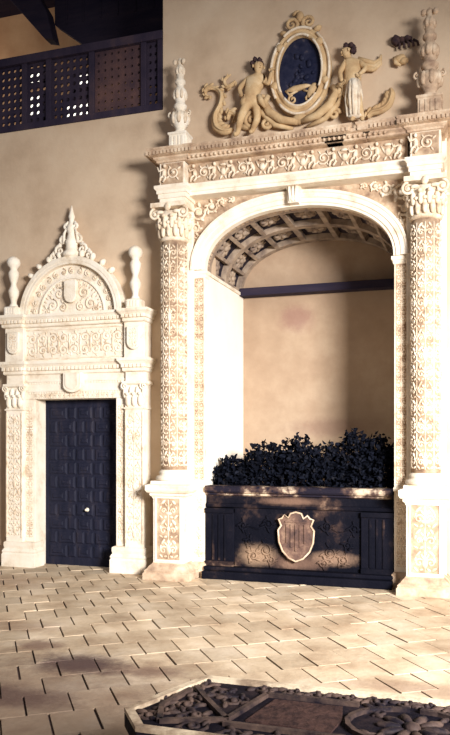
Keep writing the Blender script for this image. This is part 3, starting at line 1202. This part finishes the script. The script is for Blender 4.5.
# ================================================================== TOP OF THE CORNICE
def tall_finial(name, label, x, y, z, dark=False):
    t = thing(name, label, 'finial', (x, y, z))
    mat = M['stone'] if not dark else M['weathered']
    o = MB()
    o.lathe([(.14, 0), (.14, .03), (.115, .045), (.115, .20), (.13, .21), (.13, .235), (.09, .24)], x, y, 4, z)
    p = o.build('plinth', mat, t, bevel=.006)
    o = MB()
    for i in range(4):
        u = x - .09 + i * .05
        o.box(u, u + .028, y - .125, y - .11, z + .065, z + .185)
        for e in (-1, 1):
            v = y - .09 + i * .05
            o.box(x + e * .12 - .006, x + e * .12 + .006, v, v + .028, z + .065, z + .185)
    o.build('plinth_flutes', mat, p)
    o = MB()
    o.lathe([(.07, .23), (.085, .26), (.06, .29), (.075, .32), (.115, .37), (.125, .43), (.11, .48), (.07, .50), (.06, .53), (.085, .55), (.09, .58),
             (.06, .61), (.072, .66), (.088, .72), (.08, .77), (.05, .80), (.045, .83), (.07, .85), (.07, .88), (.045, .91), (.052, .97), (.062, 1.02), (.045, 1.06), (.03, 1.08), (.04, 1.10), (.03, 1.14), (.0, 1.17)], x, y, 18, z)
    sh = o.build('shaft', mat, t)
    o = MB()
    for k in range(8):
        a = k * pi / 4 + .2
        o.blob((x + .105 * cos(a), y + .105 * sin(a), z + .42), (.034, .034, .075), 0, 7, 5)
        o.blob((x + .075 * cos(a + .4), y + .075 * sin(a + .4), z + .71), (.026, .026, .06), 0, 7, 5)
        o.blob((x + .05 * cos(a), y + .05 * sin(a), z + 1.0), (.02, .02, .05), 0, 6, 4)
    for e in (-1, 1):
        o.tube(spiral(x + e * .125, z + .47, .035, 1.2, pi / 2, -e, 12, y - .03), .012, 5)
        o.blob((x + e * .06, y - .04, z + 1.10), (.03, .03, .035), 0, 7, 5)
    o.build('shaft_leaves', M['relief'] if not dark else M['weathered'], sh)
    return t


f_ = tall_finial('candelabrum_finial', 'tall carved stone candelabrum finial at the left end of the portal cornice', .0, -.26, 4.80)
f_.scale = (.86, .86, .94)
tall_finial('candelabrum_finial', 'tall knobbly carved stone finial on the right end of the portal cornice', 2.735, -.28, 4.80, True)

# ---- cartouche
ct = thing('cartouche', 'oval stucco cartouche with a dark field between two cherubs above the portal', 'cartouche', (1.345, -.05, 5.05))
CX, CZ = 1.345, 5.62


def oval(a, b, k, cx=CX, cz=CZ, n=40, y=0.0, t0=0, t1=2 * pi):
    return [(cx + a * cos(t0 + (t1 - t0) * i / n), y, cz + b * sin(t0 + (t1 - t0) * i / n)) for i in range(n + 1)]


o = MB()
n = 36
o.prism([(CX + .27 * cos(2 * pi * i / n), CZ + .39 * sin(2 * pi * i / n)) for i in range(n)], -.05, 0)
fld = o.build('cartouche_field', M['void'], ct)
o = MB()
random.seed(5)
for i in range(18):
    a, r_ = random.uniform(0, 6.28), random.uniform(.0, .8)
    x, z = CX + .2 * r_ * cos(a), CZ - .02 + .28 * r_ * sin(a)
    o.blob((x, -.055, z), (random.uniform(.015, .04), .022, random.uniform(.015, .05)), random.uniform(0, 3), 7, 4, jitter=.2)
o.build('worn_arms', M['void'], fld)
o = MB()
o.blob((CX - .02, -.06, CZ - .17), (.15, .03, .035), .12, 9, 5, jitter=.15)
o.blob((CX + .13, -.065, CZ - .22), (.05, .03, .09), -.5, 8, 5, jitter=.1)
look(o.build('field_ribbon', M['stucco'], fld), 'pale ribbon across the dark field')
o = MB()
for e in (-1, 1):
    o.tube(spiral(CX + e * .09, CZ - .29, .05, 1.3, pi / 2, -e, 12, -.06), .014, 5)
    o.tube([(CX + e * .03, -.06, CZ - .2), (CX + e * .12, -.07, CZ - .24), (CX + e * .17, -.06, CZ - .18)], [.012, .016, .008], 5)
    o.build('field_scroll', M['stucco'], fld)
    o = MB()
o = MB()
n = 44
prof = [(.262, -.02), (.262, -.10), (.28, -.125), (.305, -.10), (.31, -.085), (.33, -.085), (.345, -.105), (.365, -.085), (.37, -.02)]
vs, fs = [], []
k = len(prof)
for i in range(n):
    a = 2 * pi * i / n
    for d, y in prof:
        vs.append((CX + d * cos(a) * .93, y, CZ + (d + .12) * sin(a)))
for i in range(n):
    for j in range(k - 1):
        i2 = (i + 1) % n
        fs.append((i * k + j, i2 * k + j, i2 * k + j + 1, i * k + j + 1))
o.add(vs, fs, True)
for a in (.75, 2.4, 3.45, -.35):
    o.blob((CX + .3 * cos(a), -.10, CZ + .42 * sin(a)), (.05, .035, .045), a, 8, 5)
frm = o.build('oval_frame', M['stucco'], ct)
for dd, rr_, y_ in ((.270, .014, -.118), (.352, .016, -.105)):
    for (t0, t1) in ((-.55, .95), (1.15, 2.15), (2.35, 3.75), (3.95, 5.5)):
        o = MB()
        o.tube(oval(dd * .93, dd + .12, 0, n=16, y=y_, t0=t0, t1=t1), rr_, 6)
        o.build('frame_rim', M['relief'], frm)
o = MB()
# crest with twin scrolls and a bud
for e in (-1, 1):
    o.tube(spiral(CX + e * .095, CZ + .53, .07, 1.5, -pi / 2 - e * .4, -e, 18, -.08), [.026 - .0008 * i for i in range(19)], 6)
    o.blob((CX + e * .19, -.05, CZ + .46), (.05, .04, .03), e * .4, 8, 5)
o.blob((CX, -.08, CZ + .60), (.045, .05, .06), 0, 8, 5)
o.blob((CX - .05, -.06, CZ + .66), (.05, .03, .025), .4, 7, 4)
o.build('crest_scrolls', M['stucco'], ct)
o = MB()
# lower volutes
for e in (-1, 1):
    o.tube([(CX + e * .36, -.09, CZ - .22), (CX + e * .40, -.10, CZ - .30), (CX + e * .34, -.11, CZ - .42), (CX + e * .20, -.11, CZ - .52), (CX + e * .02, -.10, CZ - .56)],
           [.03, .04, .05, .045, .035], 7)
    o.tube([(CX + e * .48, -.07, CZ - .30), (CX + e * .42, -.09, CZ - .42), (CX + e * .28, -.09, CZ - .56), (CX + e * .08, -.08, CZ - .62)], [.02, .03, .032, .02], 6)
    o.tube(spiral(CX + e * .42, CZ - .27, .07, 1.4, -pi / 2, e, 16, -.09), .024, 6)
    o.tube(spiral(CX + e * .55, CZ - .46, .09, 1.5, pi / 2, -e, 18, -.07), .026, 6)
    o.tube(spiral(CX + e * .38, CZ - .52, .06, 1.4, 0, e, 14, -.08), .022, 6)
    o.blob((CX + e * .62, -.05, CZ - .52), (.08, .04, .035), e * .2, 8, 5)
o.blob((CX, -.09, CZ - .53), (.10, .05, .06), 0, 9, 5)
o.build('lower_volutes', M['stucco'], ct)


# ---- cherubs
def skin_body(name, nodes, edges, mat, parent, root=0):
    """one continuous figure grown from joints: nodes = {key: ((x, y, z), radius)}"""
    keys = list(nodes)
    me = bpy.data.meshes.new(name)
    me.from_pydata([nodes[k][0] for k in keys], [(keys.index(a), keys.index(b)) for a, b in edges], [])
    bm = bmesh.new()
    bm.from_mesh(me)
    lay = bm.verts.layers.skin.verify()
    bm.verts.ensure_lookup_table()
    for i, k in enumerate(keys):
        r = nodes[k][1]
        bm.verts[i][lay].radius = r if isinstance(r, tuple) else (r, r)
        bm.verts[i][lay].use_root = (i == root)
    bm.to_mesh(me)
    bm.free()
    me.materials.append(mat)
    o = bpy.data.objects.new(name, me)
    COL.objects.link(o)
    o.parent = parent
    o.matrix_parent_inverse = world_matrix(parent).inverted()
    sk = o.modifiers.new('skin', 'SKIN')
    sk.use_smooth_shade = True
    sb = o.modifiers.new('subdivision', 'SUBSURF')
    sb.levels = 2
    sb.render_levels = 2
    return o


EDG = [('pelvis', 'belly'), ('belly', 'chest'), ('chest', 'neck'), ('neck', 'chin'), ('chin', 'head'), ('head', 'crown'),
       ('chest', 'sh_l'), ('sh_l', 'el_l'), ('el_l', 'wr_l'), ('wr_l', 'ha_l'),
       ('chest', 'sh_r'), ('sh_r', 'el_r'), ('el_r', 'wr_r'), ('wr_r', 'ha_r'),
       ('pelvis', 'hip_l'), ('hip_l', 'kn_l'), ('kn_l', 'an_l'), ('an_l', 'to_l'),
       ('pelvis', 'hip_r'), ('hip_r', 'kn_r'), ('kn_r', 'an_r'), ('an_r', 'to_r')]


def face_bits(o, hx, hy, hz, d):
    """nose, eyes and mouth on a small head looking along d (unit vector in xy)"""
    s_ = (-d[1], d[0])
    R_ = .054
    o.blob((hx + d[0] * R_, hy + d[1] * R_, hz - .005), (.012, .012, .018), 0, 7, 5)
    for e in (-1, 1):
        o.blob((hx + d[0] * R_ * .88 + s_[0] * e * .026, hy + d[1] * R_ * .88 + s_[1] * e * .026, hz + .012), (.009, .009, .007), 0, 6, 4)
        o.blob((hx + s_[0] * e * .068 - d[0] * .005, hy + s_[1] * e * .068 - d[1] * .005, hz - .005), (.012, .014, .02), 0, 6, 4)
    o.blob((hx + d[0] * R_ * .92, hy + d[1] * R_ * .92, hz - .035), (.014, .01, .006), 0, 6, 4)


def fingers(o, wx, wy, wz, dx, dz):
    """four fingers and a thumb leaving a small hand"""
    l = math.hypot(dx, dz); dx, dz = dx / l, dz / l
    nx, nz = -dz, dx
    for i, ln_ in enumerate((.030, .036, .034, .026)):
        q = (i - 1.5) * .012
        o.tube([(wx + nx * q, wy, wz + nz * q), (wx + nx * q * 1.3 + dx * ln_ * .6, wy - .006, wz + nz * q * 1.3 + dz * ln_ * .6),
                (wx + nx * q * 1.3 + dx * ln_, wy + .006, wz + nz * q * 1.3 + dz * ln_)], [.007, .0065, .005], 5)
    o.tube([(wx + nx * .02 - dx * .01, wy, wz + nz * .02 - dz * .01), (wx + nx * .036 + dx * .012, wy - .008, wz + nz * .036 + dz * .012)], [.008, .006], 5)


lc = thing('cherub', 'stucco cherub left of the oval cartouche, striding with one pale leg stretched out', 'cherub', (.72, -.1, 4.86))
N1 = {'pelvis': ((.80, -.12, 5.38), .078), 'belly': ((.825, -.13, 5.47), .082), 'chest': ((.85, -.13, 5.57), .080), 'neck': ((.875, -.13, 5.645), .032),
      'chin': ((.885, -.14, 5.69), .048), 'head': ((.89, -.14, 5.725), .066), 'crown': ((.893, -.135, 5.765), .045),
      'sh_l': ((.765, -.12, 5.605), .040), 'el_l': ((.66, -.13, 5.51), .032), 'wr_l': ((.69, -.16, 5.42), .024), 'ha_l': ((.715, -.18, 5.39), .022),
      'sh_r': ((.935, -.12, 5.595), .040), 'el_r': ((1.0, -.14, 5.50), .031), 'wr_r': ((1.035, -.16, 5.59), .023), 'ha_r': ((1.045, -.165, 5.63), .021),
      'hip_l': ((.765, -.14, 5.33), .062), 'kn_l': ((.70, -.20, 5.16), .048), 'an_l': ((.655, -.18, 4.985), .030), 'to_l': ((.625, -.23, 4.955), .026),
      'hip_r': ((.845, -.11, 5.32), .058), 'kn_r': ((.875, -.13, 5.15), .044), 'an_r': ((.80, -.10, 5.02), .028), 'to_r': ((.80, -.17, 4.99), .025)}
bd = skin_body('body', N1, EDG, M['stucco'], lc)
o = MB(); face_bits(o, .89, -.14, 5.72, (.62, -.785))
o.build('face', M['stucco'], bd)
o = MB(); fingers(o, .715, -.185, 5.385, .5, -.6)
o.build('fingers', M['stucco'], bd)
o = MB(); fingers(o, 1.046, -.168, 5.635, .2, 1)
o.build('fingers', M['stucco'], bd)
o = MB()
for q in range(14):
    a = random.uniform(0, 6.28)
    o.blob((.862 + .05 * cos(a), -.125 + random.uniform(-.035, .04), 5.755 + .045 * sin(a)), (.028, .028, .028), 0, 7, 5, jitter=.15)
look(o.build('hair', M['hair'], lc), 'dark curly hair')
o = MB()
o.tube([(.76, -.16, 5.40), (.72, -.18, 5.33), (.74, -.17, 5.25), (.70, -.15, 5.18)], [.03, .04, .035, .015], 6)
o.tube([(.90, -.17, 5.38), (.93, -.18, 5.30), (.97, -.16, 5.24)], [.03, .035, .015], 6)
o.build('loin_drape', M['stucco'], lc)

rc = thing('cherub', 'stucco cherub right of the oval cartouche, in profile with a long pale drape', 'cherub', (1.95, -.1, 4.86))
N2 = {'pelvis': ((1.935, -.12, 5.36), .080), 'belly': ((1.93, -.13, 5.45), .078), 'chest': ((1.92, -.13, 5.56), .080), 'neck': ((1.895, -.13, 5.645), .032),
      'chin': ((1.865, -.14, 5.685), .046), 'head': ((1.865, -.14, 5.725), .068), 'crown': ((1.872, -.135, 5.765), .045),
      'sh_l': ((1.855, -.16, 5.60), .040), 'el_l': ((1.80, -.19, 5.49), .031), 'wr_l': ((1.82, -.22, 5.40), .023), 'ha_l': ((1.835, -.23, 5.37), .022),
      'sh_r': ((2.0, -.12, 5.60), .040), 'el_r': ((2.075, -.14, 5.52), .031), 'wr_r': ((2.03, -.19, 5.45), .023), 'ha_r': ((2.01, -.21, 5.43), .021),
      'hip_l': ((1.90, -.14, 5.30), .060), 'kn_l': ((1.915, -.20, 5.14), .046), 'an_l': ((1.94, -.15, 4.99), .028), 'to_l': ((1.93, -.22, 4.965), .024),
      'hip_r': ((1.975, -.13, 5.30), .060), 'kn_r': ((2.0, -.17, 5.14), .046), 'an_r': ((2.03, -.12, 4.99), .028), 'to_r': ((2.04, -.19, 4.965), .024)}
bd = skin_body('body', N2, EDG, M['stucco'], rc)
o = MB(); face_bits(o, 1.865, -.14, 5.72, (-.92, -.39))
o.build('face', M['stucco'], bd)
o = MB(); fingers(o, 1.837, -.235, 5.365, .4, -.8)
o.build('fingers', M['stucco'], bd)
o = MB(); fingers(o, 2.008, -.215, 5.425, -.7, -.5)
o.build('fingers', M['stucco'], bd)
o = MB()
for q in range(18):
    a = random.uniform(-.9, 2.6)
    o.blob((1.895 + .05 * cos(a), -.135 + random.uniform(-.045, .04), 5.735 + .05 * sin(a)), (.03, .03, .03), 0, 7, 5, jitter=.15)
look(o.build('hair', M['hair'], rc), 'dark curly hair')
o = MB()
o.lathe([(.065, 5.40), (.082, 5.32), (.084, 5.20), (.078, 5.08), (.066, 5.0)], 1.945, -.15, 16)
for q in range(5):
    a = -pi + .4 + q * .6 + random.uniform(-.15, .15)
    o.tube([(1.945 + .068 * cos(a), -.15 + .068 * sin(a), 5.38), (1.945 + .086 * cos(a + .1), -.15 + .086 * sin(a + .1), 5.2), (1.945 + .072 * cos(a + .15), -.15 + .072 * sin(a + .15), 5.01)], [.010, .018, .012], 5)
look(o.build('drape', M['relief'], rc), 'pale hanging drape')
o = MB()
for dz in (0, .045, -.04):
    o.tube([(1.98, -.08, 5.62 + dz), (2.07, -.07, 5.58 + dz), (2.15, -.06, 5.56 + dz * .8), (2.215, -.06, 5.60 + dz * .6), (2.22, -.06, 5.66 + dz * .3)], [.02, .026, .026, .022, .012], 6)
o.build('wing', M['stucco'], rc)

# ---- loose scrolls beside the cherubs
def scroll(name, label, paths, base):
    o = MB()
    for pts, r in paths:
        # smooth the path
        P = [Vector(p) for p in pts]
        sm, rr = [], []
        for i in range(len(P) - 1):
            p0, p1, p2, p3 = P[max(i - 1, 0)], P[i], P[i + 1], P[min(i + 2, len(P) - 1)]
            for k_ in range(5):
                t = k_ / 5
                sm.append(.5 * ((2 * p1) + (p2 - p0) * t + (2 * p0 - 5 * p1 + 4 * p2 - p3) * t * t + (3 * p1 - p0 - 3 * p2 + p3) * t ** 3))
                rr.append(r[i] + (r[i + 1] - r[i]) * t)
        sm.append(P[-1]); rr.append(r[-1])
        o.tube(sm, [q * .72 for q in rr], 8)
        for k_ in range(len(sm) - 1):
            d = (sm[k_ + 1] - sm[k_]).normalized()
            nv = Vector((-d.z, 0, d.x))
            if k_ % 3 == 1:
                c_ = sm[k_] + nv * rr[k_] * .85
                o.blob((c_.x, c_.y - .01, c_.z), (rr[k_] * .45, rr[k_] * .4, rr[k_] * .8), math.atan2(d.z, d.x) - pi / 2 + .5, 7, 5)
        o.tube([p_ + Vector((0, -rr[i_] * .72, 0)) for i_, p_ in enumerate(sm)], [max(.006, q * .22) for q in rr], 5)
    return tag(o.build(name, M['stucco'], loc=base), label, 'scroll')


scroll('stucco_scroll', 'large S-shaped stucco scroll curling up behind the left cherub',
       [([(.22, -.06, 5.56), (.27, -.07, 5.60), (.36, -.06, 5.58), (.43, -.07, 5.50), (.42, -.08, 5.38), (.36, -.08, 5.26), (.38, -.09, 5.13), (.48, -.10, 5.06), (.58, -.09, 5.08)], [.03, .045, .03, .045, .05, .06, .07, .06, .03]),
        ([(.60, -.06, 5.63), (.50, -.06, 5.58), (.46, -.06, 5.66), (.54, -.06, 5.72)], [.03, .04, .03, .012]),
        ([(.50, -.07, 5.20), (.54, -.08, 5.28), (.60, -.07, 5.24), (.56, -.07, 5.16)], [.03, .05, .04, .02]),
        ([(.30, -.05, 5.50), (.24, -.05, 5.52), (.22, -.05, 5.58)], [.02, .03, .02])], (.4, 0, 5.1))
scroll('stucco_scroll', 'horn-shaped stucco scroll lying right of the right cherub',
       [([(2.08, -.07, 5.02), (2.13, -.08, 5.06), (2.22, -.08, 5.07), (2.30, -.08, 5.12), (2.335, -.08, 5.22), (2.32, -.07, 5.29)], [.04, .05, .055, .06, .055, .03])], (2.2, 0, 5.05))
o = MB()
for (x, z, a, b) in ((2.38, 5.80, .05, .06), (2.44, 5.79, .04, .03), (2.50, 5.80, .05, .025)):
    o.blob((x, -.05, z), (a, .07, b), .2, 8, 5, jitter=.2)
for i in range(5):
    o.tube([(2.40 + i * .04, -.06, 5.78), (2.42 + i * .045, -.09, 5.74), (2.41 + i * .05, -.07, 5.70)], .014, 5)
tag(o.build('carving_fragment', M['hair'], loc=(2.44, 0, 5.78)), 'dark plume-like carving fragment on the upper wall beside the right finial', 'fragment')
o = MB()
o.blob((2.42, -.05, 5.60), (.075, .06, .045), -.1, 9, 5, jitter=.15)
o.blob((2.46, -.06, 5.57), (.05, .05, .035), .4, 8, 5, jitter=.15)
o.tube([(2.36, -.06, 5.62), (2.38, -.08, 5.55), (2.43, -.07, 5.52)], [.02, .026, .012], 6)
tag(o.build('carving_fragment', M['stucco'], loc=(2.42, 0, 5.58)), 'small pale carving fragment just below the dark plume on the upper wall', 'fragment')

# ================================================================== TROUGH AND PLANTS IN THE ALCOVE
tr = thing('planting_trough', 'dark stained stone trough with a carved shield filling the bottom of the alcove', 'trough', (AC, .2, 0))
TX0, TX1 = AX0 + .006, AX1 - .006
m = MB()
m.box(TX0, TX1, -.09, .02, .10, .96)
fp = m.build('front_panel', M['trough'], tr, bevel=.006)
m = MB()
m.box(TX0, TX0 + .09, .02, .62, .10, .95); m.box(TX1 - .09, TX1, .02, .62, .10, .95); m.box(TX0 + .09, TX1 - .09, .53, .62, .10, .95)
m.build('side_walls', M['trough_dark'], tr)
m = MB(); m.box(TX0, TX1, -.26, .62, 0, .09); m.box(TX0, TX1, -.20, .1, .09, .135)
m.build('base_step', M['trough_dark'], tr, bevel=.012)
m = MB()
m.mould([(-.085, .925), (-.12, .94), (-.12, .955), (-.15, .97), (-.16, .99), (-.16, 1.025), (-.14, 1.04), (.06, 1.04), (.06, .925)], TX0, TX1)
look(m.build('cap_moulding', M['cap'], tr), 'dark moulding with worn pale patches')
m = MB()
m.mould([(-.09, .79), (-.115, .80), (-.12, .82), (-.105, .84), (-.09, .845)], TX0, TX1)
m.build('string_moulding', M['trough'], fp)
for sg in (-1, 1):
    xi = TX0 if sg < 0 else TX1
    a, b = sorted((xi, xi - sg * .34))
    m = MB()
    m.box(a, b, -.13, -.08, .135, .79)
    p = m.build('corner_pilaster', M['trough_dark'], tr, bevel=.008)
    m = MB()
    for u in (a + .10, a + .17, a + .24):
        m.box(u - .012, u + .012, -.145, -.13, .20, .72)
    m.box(a - .0, b + .0, -.15, -.08, .135, .19); m.box(a, b, -.15, -.08, .735, .79)
    m.build('pilaster_flutes', M['trough'], p, bevel=.004)


def shield_curve(cx, cz, k):
    pts = [(-.13, .235), (-.085, .20), (-.06, .255), (0, .27), (.06, .255), (.085, .20), (.13, .235), (.155, .20), (.195, .19), (.165, .12), (.20, .07),
           (.19, -.06), (.15, -.16), (.08, -.235), (0, -.27), (-.08, -.235), (-.15, -.16), (-.19, -.06), (-.20, .07), (-.165, .12), (-.195, .19), (-.155, .20)]
    return [(cx + x * k, cz + z * k) for x, z in pts]


m = MB()
m.prism(shield_curve(1.315, .50, 1.0), -.155, -.08)
shd = m.build('shield', M['shield'], tr, bevel=.01)
m = MB()
q = shield_curve(1.315, .50, 1.0)
m.tube([(x, -.158, z) for x, z in q + q[:2]], .011, 6)
look(m.build('shield_rim', M['weathered'], shd), 'pale shield rim')
m = MB()
for u in (-.10, -.05, 0, .05, .10):
    m.box(1.315 + u - .012, 1.315 + u + .012, -.168, -.15, .34 + abs(u) * .9, .64)
m.box(1.19, 1.44, -.168, -.15, .655, .675)
m.build('shield_bars', M['shield'], shd, bevel=.004)
for e in (-1, 1):
    m = MB()
    for (dx, z, r_) in ((.36, .33, .08), (.50, .26, .06), (.33, .62, .06), (.30, .22, .05), (.55, .42, .045), (.62, .60, .05)):
        x = 1.315 + e * dx
        m.tube(spiral(x, z, r_, 1.5, dx * 9, e, 16, -.095), .013, 5)
        m.blob((x, -.10, z), (r_ * .35, .02, r_ * .35), 0, 7, 4)
        for k in range(4):
            a = k * 1.57 + dx * 5
            m.blob((x + r_ * 1.1 * cos(a), -.095, z + r_ * 1.1 * sin(a)), (.016, .016, .04), a - pi / 2 + .4, 6, 4)
    m.tube([(1.315 + e * dx, -.092, z) for dx, z in ((.30, .22), (.36, .33), (.50, .26), (.55, .42), (.62, .60), (.45, .56), (.33, .62))], .010, 5)
    m.build('panel_relief', M['trough'], fp)
m = MB(); m.box(TX0 + .09, TX1 - .09, .02, .53, .80, .93)
tag(m.build('soil', M['soil'], tr), 'dark earth', 'soil', kind='stuff')
for k_ in ('category',):
    so_ = bpy.data.objects['soil']
    if k_ in so_:
        del so_[k_]


def plant(x, y, wdt, top, n, label, group=None):
    t = thing('leafy_plant', label, 'plant', (x, y, .93), group)
    st, lf = MB(), MB()
    for i in range(11):
        a = random.uniform(0, 6.28)
        r = random.uniform(.2, 1)
        ex, ey = x + wdt * .8 * r * cos(a), y + .20 * r * sin(a)
        ez = .93 + (top - .93) * random.uniform(.6, .95) * (1 - .25 * r)
        st.tube([(x + .05 * cos(a), y + .05 * sin(a), .90), (x + (ex - x) * .45, y + (ey - y) * .4, .93 + (ez - .93) * .6), (ex, ey, ez)], [.009, .007, .004], 5)
    st.build('stems', M['stem'], t)
    for i in range(n):
        a = random.uniform(0, 2 * pi)
        r = math.sqrt(random.random())
        px, py = x + wdt * r * cos(a), y + .24 * r * sin(a)
        px = min(max(px, AX0 + .05), AX1 - .05)
        zt = .95 + (top - .95) * (1 - .45 * r ** 2.2)
        pz = .97 + (zt - .97) * random.random() ** .75
        if py < .05:
            py = .05 + random.random() * .05
        L_ = random.uniform(.035, .075)
        d = Vector((random.gauss(0, 1), random.gauss(-.4, 1), random.gauss(.35, .8))).normalized()
        sd = d.cross(Vector((random.gauss(0, 1), random.gauss(0, 1), random.gauss(0, 1)))).normalized()
        u = d.cross(sd) * .2
        c = Vector((px, py, pz))
        W_ = L_ * .38
        lf.add([c, c + d * L_ * .35 + sd * W_ + u * L_, c + d * L_ * .75 + sd * W_ * .7 + u * L_ * .6, c + d * L_, c + d * L_ * .75 - sd * W_ * .7 + u * L_ * .6,
                c + d * L_ * .35 - sd * W_ + u * L_, c + d * L_ * .5], [(0, 1, 6), (1, 2, 6), (2, 3, 6), (3, 4, 6), (4, 5, 6), (5, 0, 6)])
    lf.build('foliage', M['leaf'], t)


random.seed(21)
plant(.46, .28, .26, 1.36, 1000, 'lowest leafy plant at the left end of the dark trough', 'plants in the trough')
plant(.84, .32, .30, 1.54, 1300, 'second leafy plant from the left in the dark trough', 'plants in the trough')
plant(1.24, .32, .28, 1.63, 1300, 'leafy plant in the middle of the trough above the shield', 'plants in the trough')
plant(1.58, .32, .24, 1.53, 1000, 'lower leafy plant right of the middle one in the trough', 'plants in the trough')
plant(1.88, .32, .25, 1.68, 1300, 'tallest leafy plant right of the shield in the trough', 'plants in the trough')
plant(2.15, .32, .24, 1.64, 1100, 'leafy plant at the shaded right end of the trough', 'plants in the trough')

# ================================================================== CARVED OCTAGONAL TABLE IN THE FOREGROUND
tb = thing('octagonal_table', 'low dark elongated octagonal table with a carved strapwork top in the foreground', 'table', (2.92, -5.33, 0))
TC = 2.92
TZ = .50
half = [(1.99, -5.0), (1.82, -5.484), (1.95, -5.66)]
poly = half + [(2 * TC - x, y) for x, y in reversed(half)]


def inset(pts, d):
    """offset a convex outline inwards"""
    c = Vector((sum(p[0] for p in pts) / len(pts), sum(p[1] for p in pts) / len(pts)))
    n = len(pts)
    res = []
    for i in range(n):
        p0, p1, p2 = Vector(pts[i - 1]), Vector(pts[i]), Vector(pts[(i + 1) % n])
        def nrm(a, b):
            e = (b - a).normalized(); q = Vector((-e.y, e.x))
            return q if q.dot(c - a) > 0 else -q
        n1, n2 = nrm(p0, p1), nrm(p1, p2)
        bis = (n1 + n2).normalized()
        res.append(tuple(p1 + bis * d / max(.3, bis.dot(n1))))
    return res


def slab(o, pts, z0, z1):
    n = len(pts)
    o.add([(x, y, z0) for x, y in pts] + [(x, y, z1) for x, y in pts],
          [tuple(range(n)), tuple(range(2 * n - 1, n - 1, -1))] + [(i, n + i, n + (i + 1) % n, (i + 1) % n) for i in range(n)])


m = MB(); slab(m, poly, TZ - .08, TZ - .018)
tp = m.build('table_top', M['table'], tb, bevel=.006)
m = MB()
i0, i1 = poly, inset(poly, .035)
for i in range(len(poly)):
    j = (i + 1) % len(poly)
    vs = [(*i0[i], TZ - .018), (*i0[j], TZ - .018), (*i1[j], TZ - .018), (*i1[i], TZ - .018),
          (*i0[i], TZ), (*i0[j], TZ), (*i1[j], TZ), (*i1[i], TZ)]
    m.add(vs, [(0, 1, 5, 4), (2, 3, 7, 6), (4, 5, 6, 7)])
look(m.build('rim', M['table_edge'], tp), 'worn pale rim')
m = MB()
slab(m, inset(poly, .13), .10, TZ - .08)
m.build('base_block', M['table'], tb)
m = MB()
slab(m, inset(poly, .03), 0, .10)
m.build('plinth', M['table'], tb, bevel=.01)
# strapwork on the top
zz = TZ - .012
def strap(a, b, wd=.022):
    m.bar((a[0], a[1], zz), (b[0], b[1], zz), wd, .022)
for s_ in (0, 1):
    m = MB()
    fx = (lambda x: x) if s_ == 0 else (lambda x: 2 * TC - x)
    for a, b in (((1.945, -5.396), (1.987, -5.176)), ((2.075, -5.25), (2.24, -5.46)), ((2.24, -5.46), (2.315, -5.14)), ((2.0, -5.14), (2.075, -5.25)),
                 ((2.315, -5.14), (2.70, -5.14)), ((2.24, -5.50), (2.70, -5.50)), ((1.945, -5.396), (2.0, -5.55)), ((2.0, -5.55), (2.24, -5.46))):
        strap((fx(a[0]), a[1]), (fx(b[0]), b[1]))
    for k in range(10):
        a0, a1 = pi * .5 + pi * k / 10, pi * .5 + pi * (k + 1) / 10
        strap((fx(TC - .02 + .22 * cos(a0)), -5.32 + .18 * sin(a0)), (fx(TC - .02 + .22 * cos(a1)), -5.32 + .18 * sin(a1)), .02)
    look(m.build('strapwork', M['strap'], tp), 'pale raised straps')
m = MB()
slab(m, [(2.31, -5.44), (2.36, -5.18), (2.64, -5.18), (2.66, -5.32), (2.64, -5.46)], TZ - .02, TZ - .010)
look(m.build('inset_panel', M['inset'], tp), 'brown rough inset panel')
m = MB()
slab(m, [(2 * TC - x, y) for x, y in [(2.31, -5.44), (2.36, -5.18), (2.64, -5.18), (2.66, -5.32), (2.64, -5.46)]], TZ - .02, TZ - .010)
look(m.build('inset_panel', M['inset'], tp), 'brown rough inset panel')
m = MB()


def top_map(s, h, t):
    return (s, t, TZ - .018 + h)


random.seed(3)
for s_ in (0, 1):
    m = MB()
    fx = (lambda x: x) if s_ == 0 else (lambda x: 2 * TC - x)
    for (x, y, r_) in ((2.03, -5.34, .055), (2.12, -5.16, .05), (2.20, -5.24, .06), (2.10, -5.44, .05), (2.02, -5.08, .04), (2.13, -5.55, .06), (1.93, -5.5, .045),
                       (2.28, -5.07, .045), (2.40, -5.07, .045), (2.52, -5.07, .045), (2.64, -5.07, .045), (2.76, -5.07, .045), (2.88, -5.07, .045), (2.76, -5.18, .05),
                       (2.30, -5.58, .05), (2.45, -5.58, .05), (2.60, -5.58, .05), (2.75, -5.58, .05), (2.78, -5.45, .04), (2.05, -5.22, .035), (1.92, -5.30, .04), (1.98, -5.43, .035)):
        m.tube(spiral(fx(x), y, r_, 1.5, random.uniform(0, 6), random.choice((-1, 1)), 14), .0085, 5, top_map)
        m.blob((fx(x), .004, y), (r_ * .3, .014, r_ * .3), 0, 6, 4, top_map)
        for k in range(4):
            a = k * 1.57 + x * 7
            m.blob((fx(x) + r_ * 1.05 * cos(a), .003, y + r_ * 1.05 * sin(a)), (.013, .012, .030), a - pi / 2 + .5, 6, 4, top_map)
    m.build('scroll_carving', M['strap'], tp)
m = MB()
for k in range(10):
    a = 2 * pi * k / 10
    m.blob((TC + .085 * cos(a), .004, -5.32 + .085 * sin(a)), (.022, .016, .055), a - pi / 2, 7, 4, top_map)
m.blob((TC, .006, -5.32), (.035, .022, .035), 0, 8, 5, top_map)
m.build('rosette', M['strap'], tp)
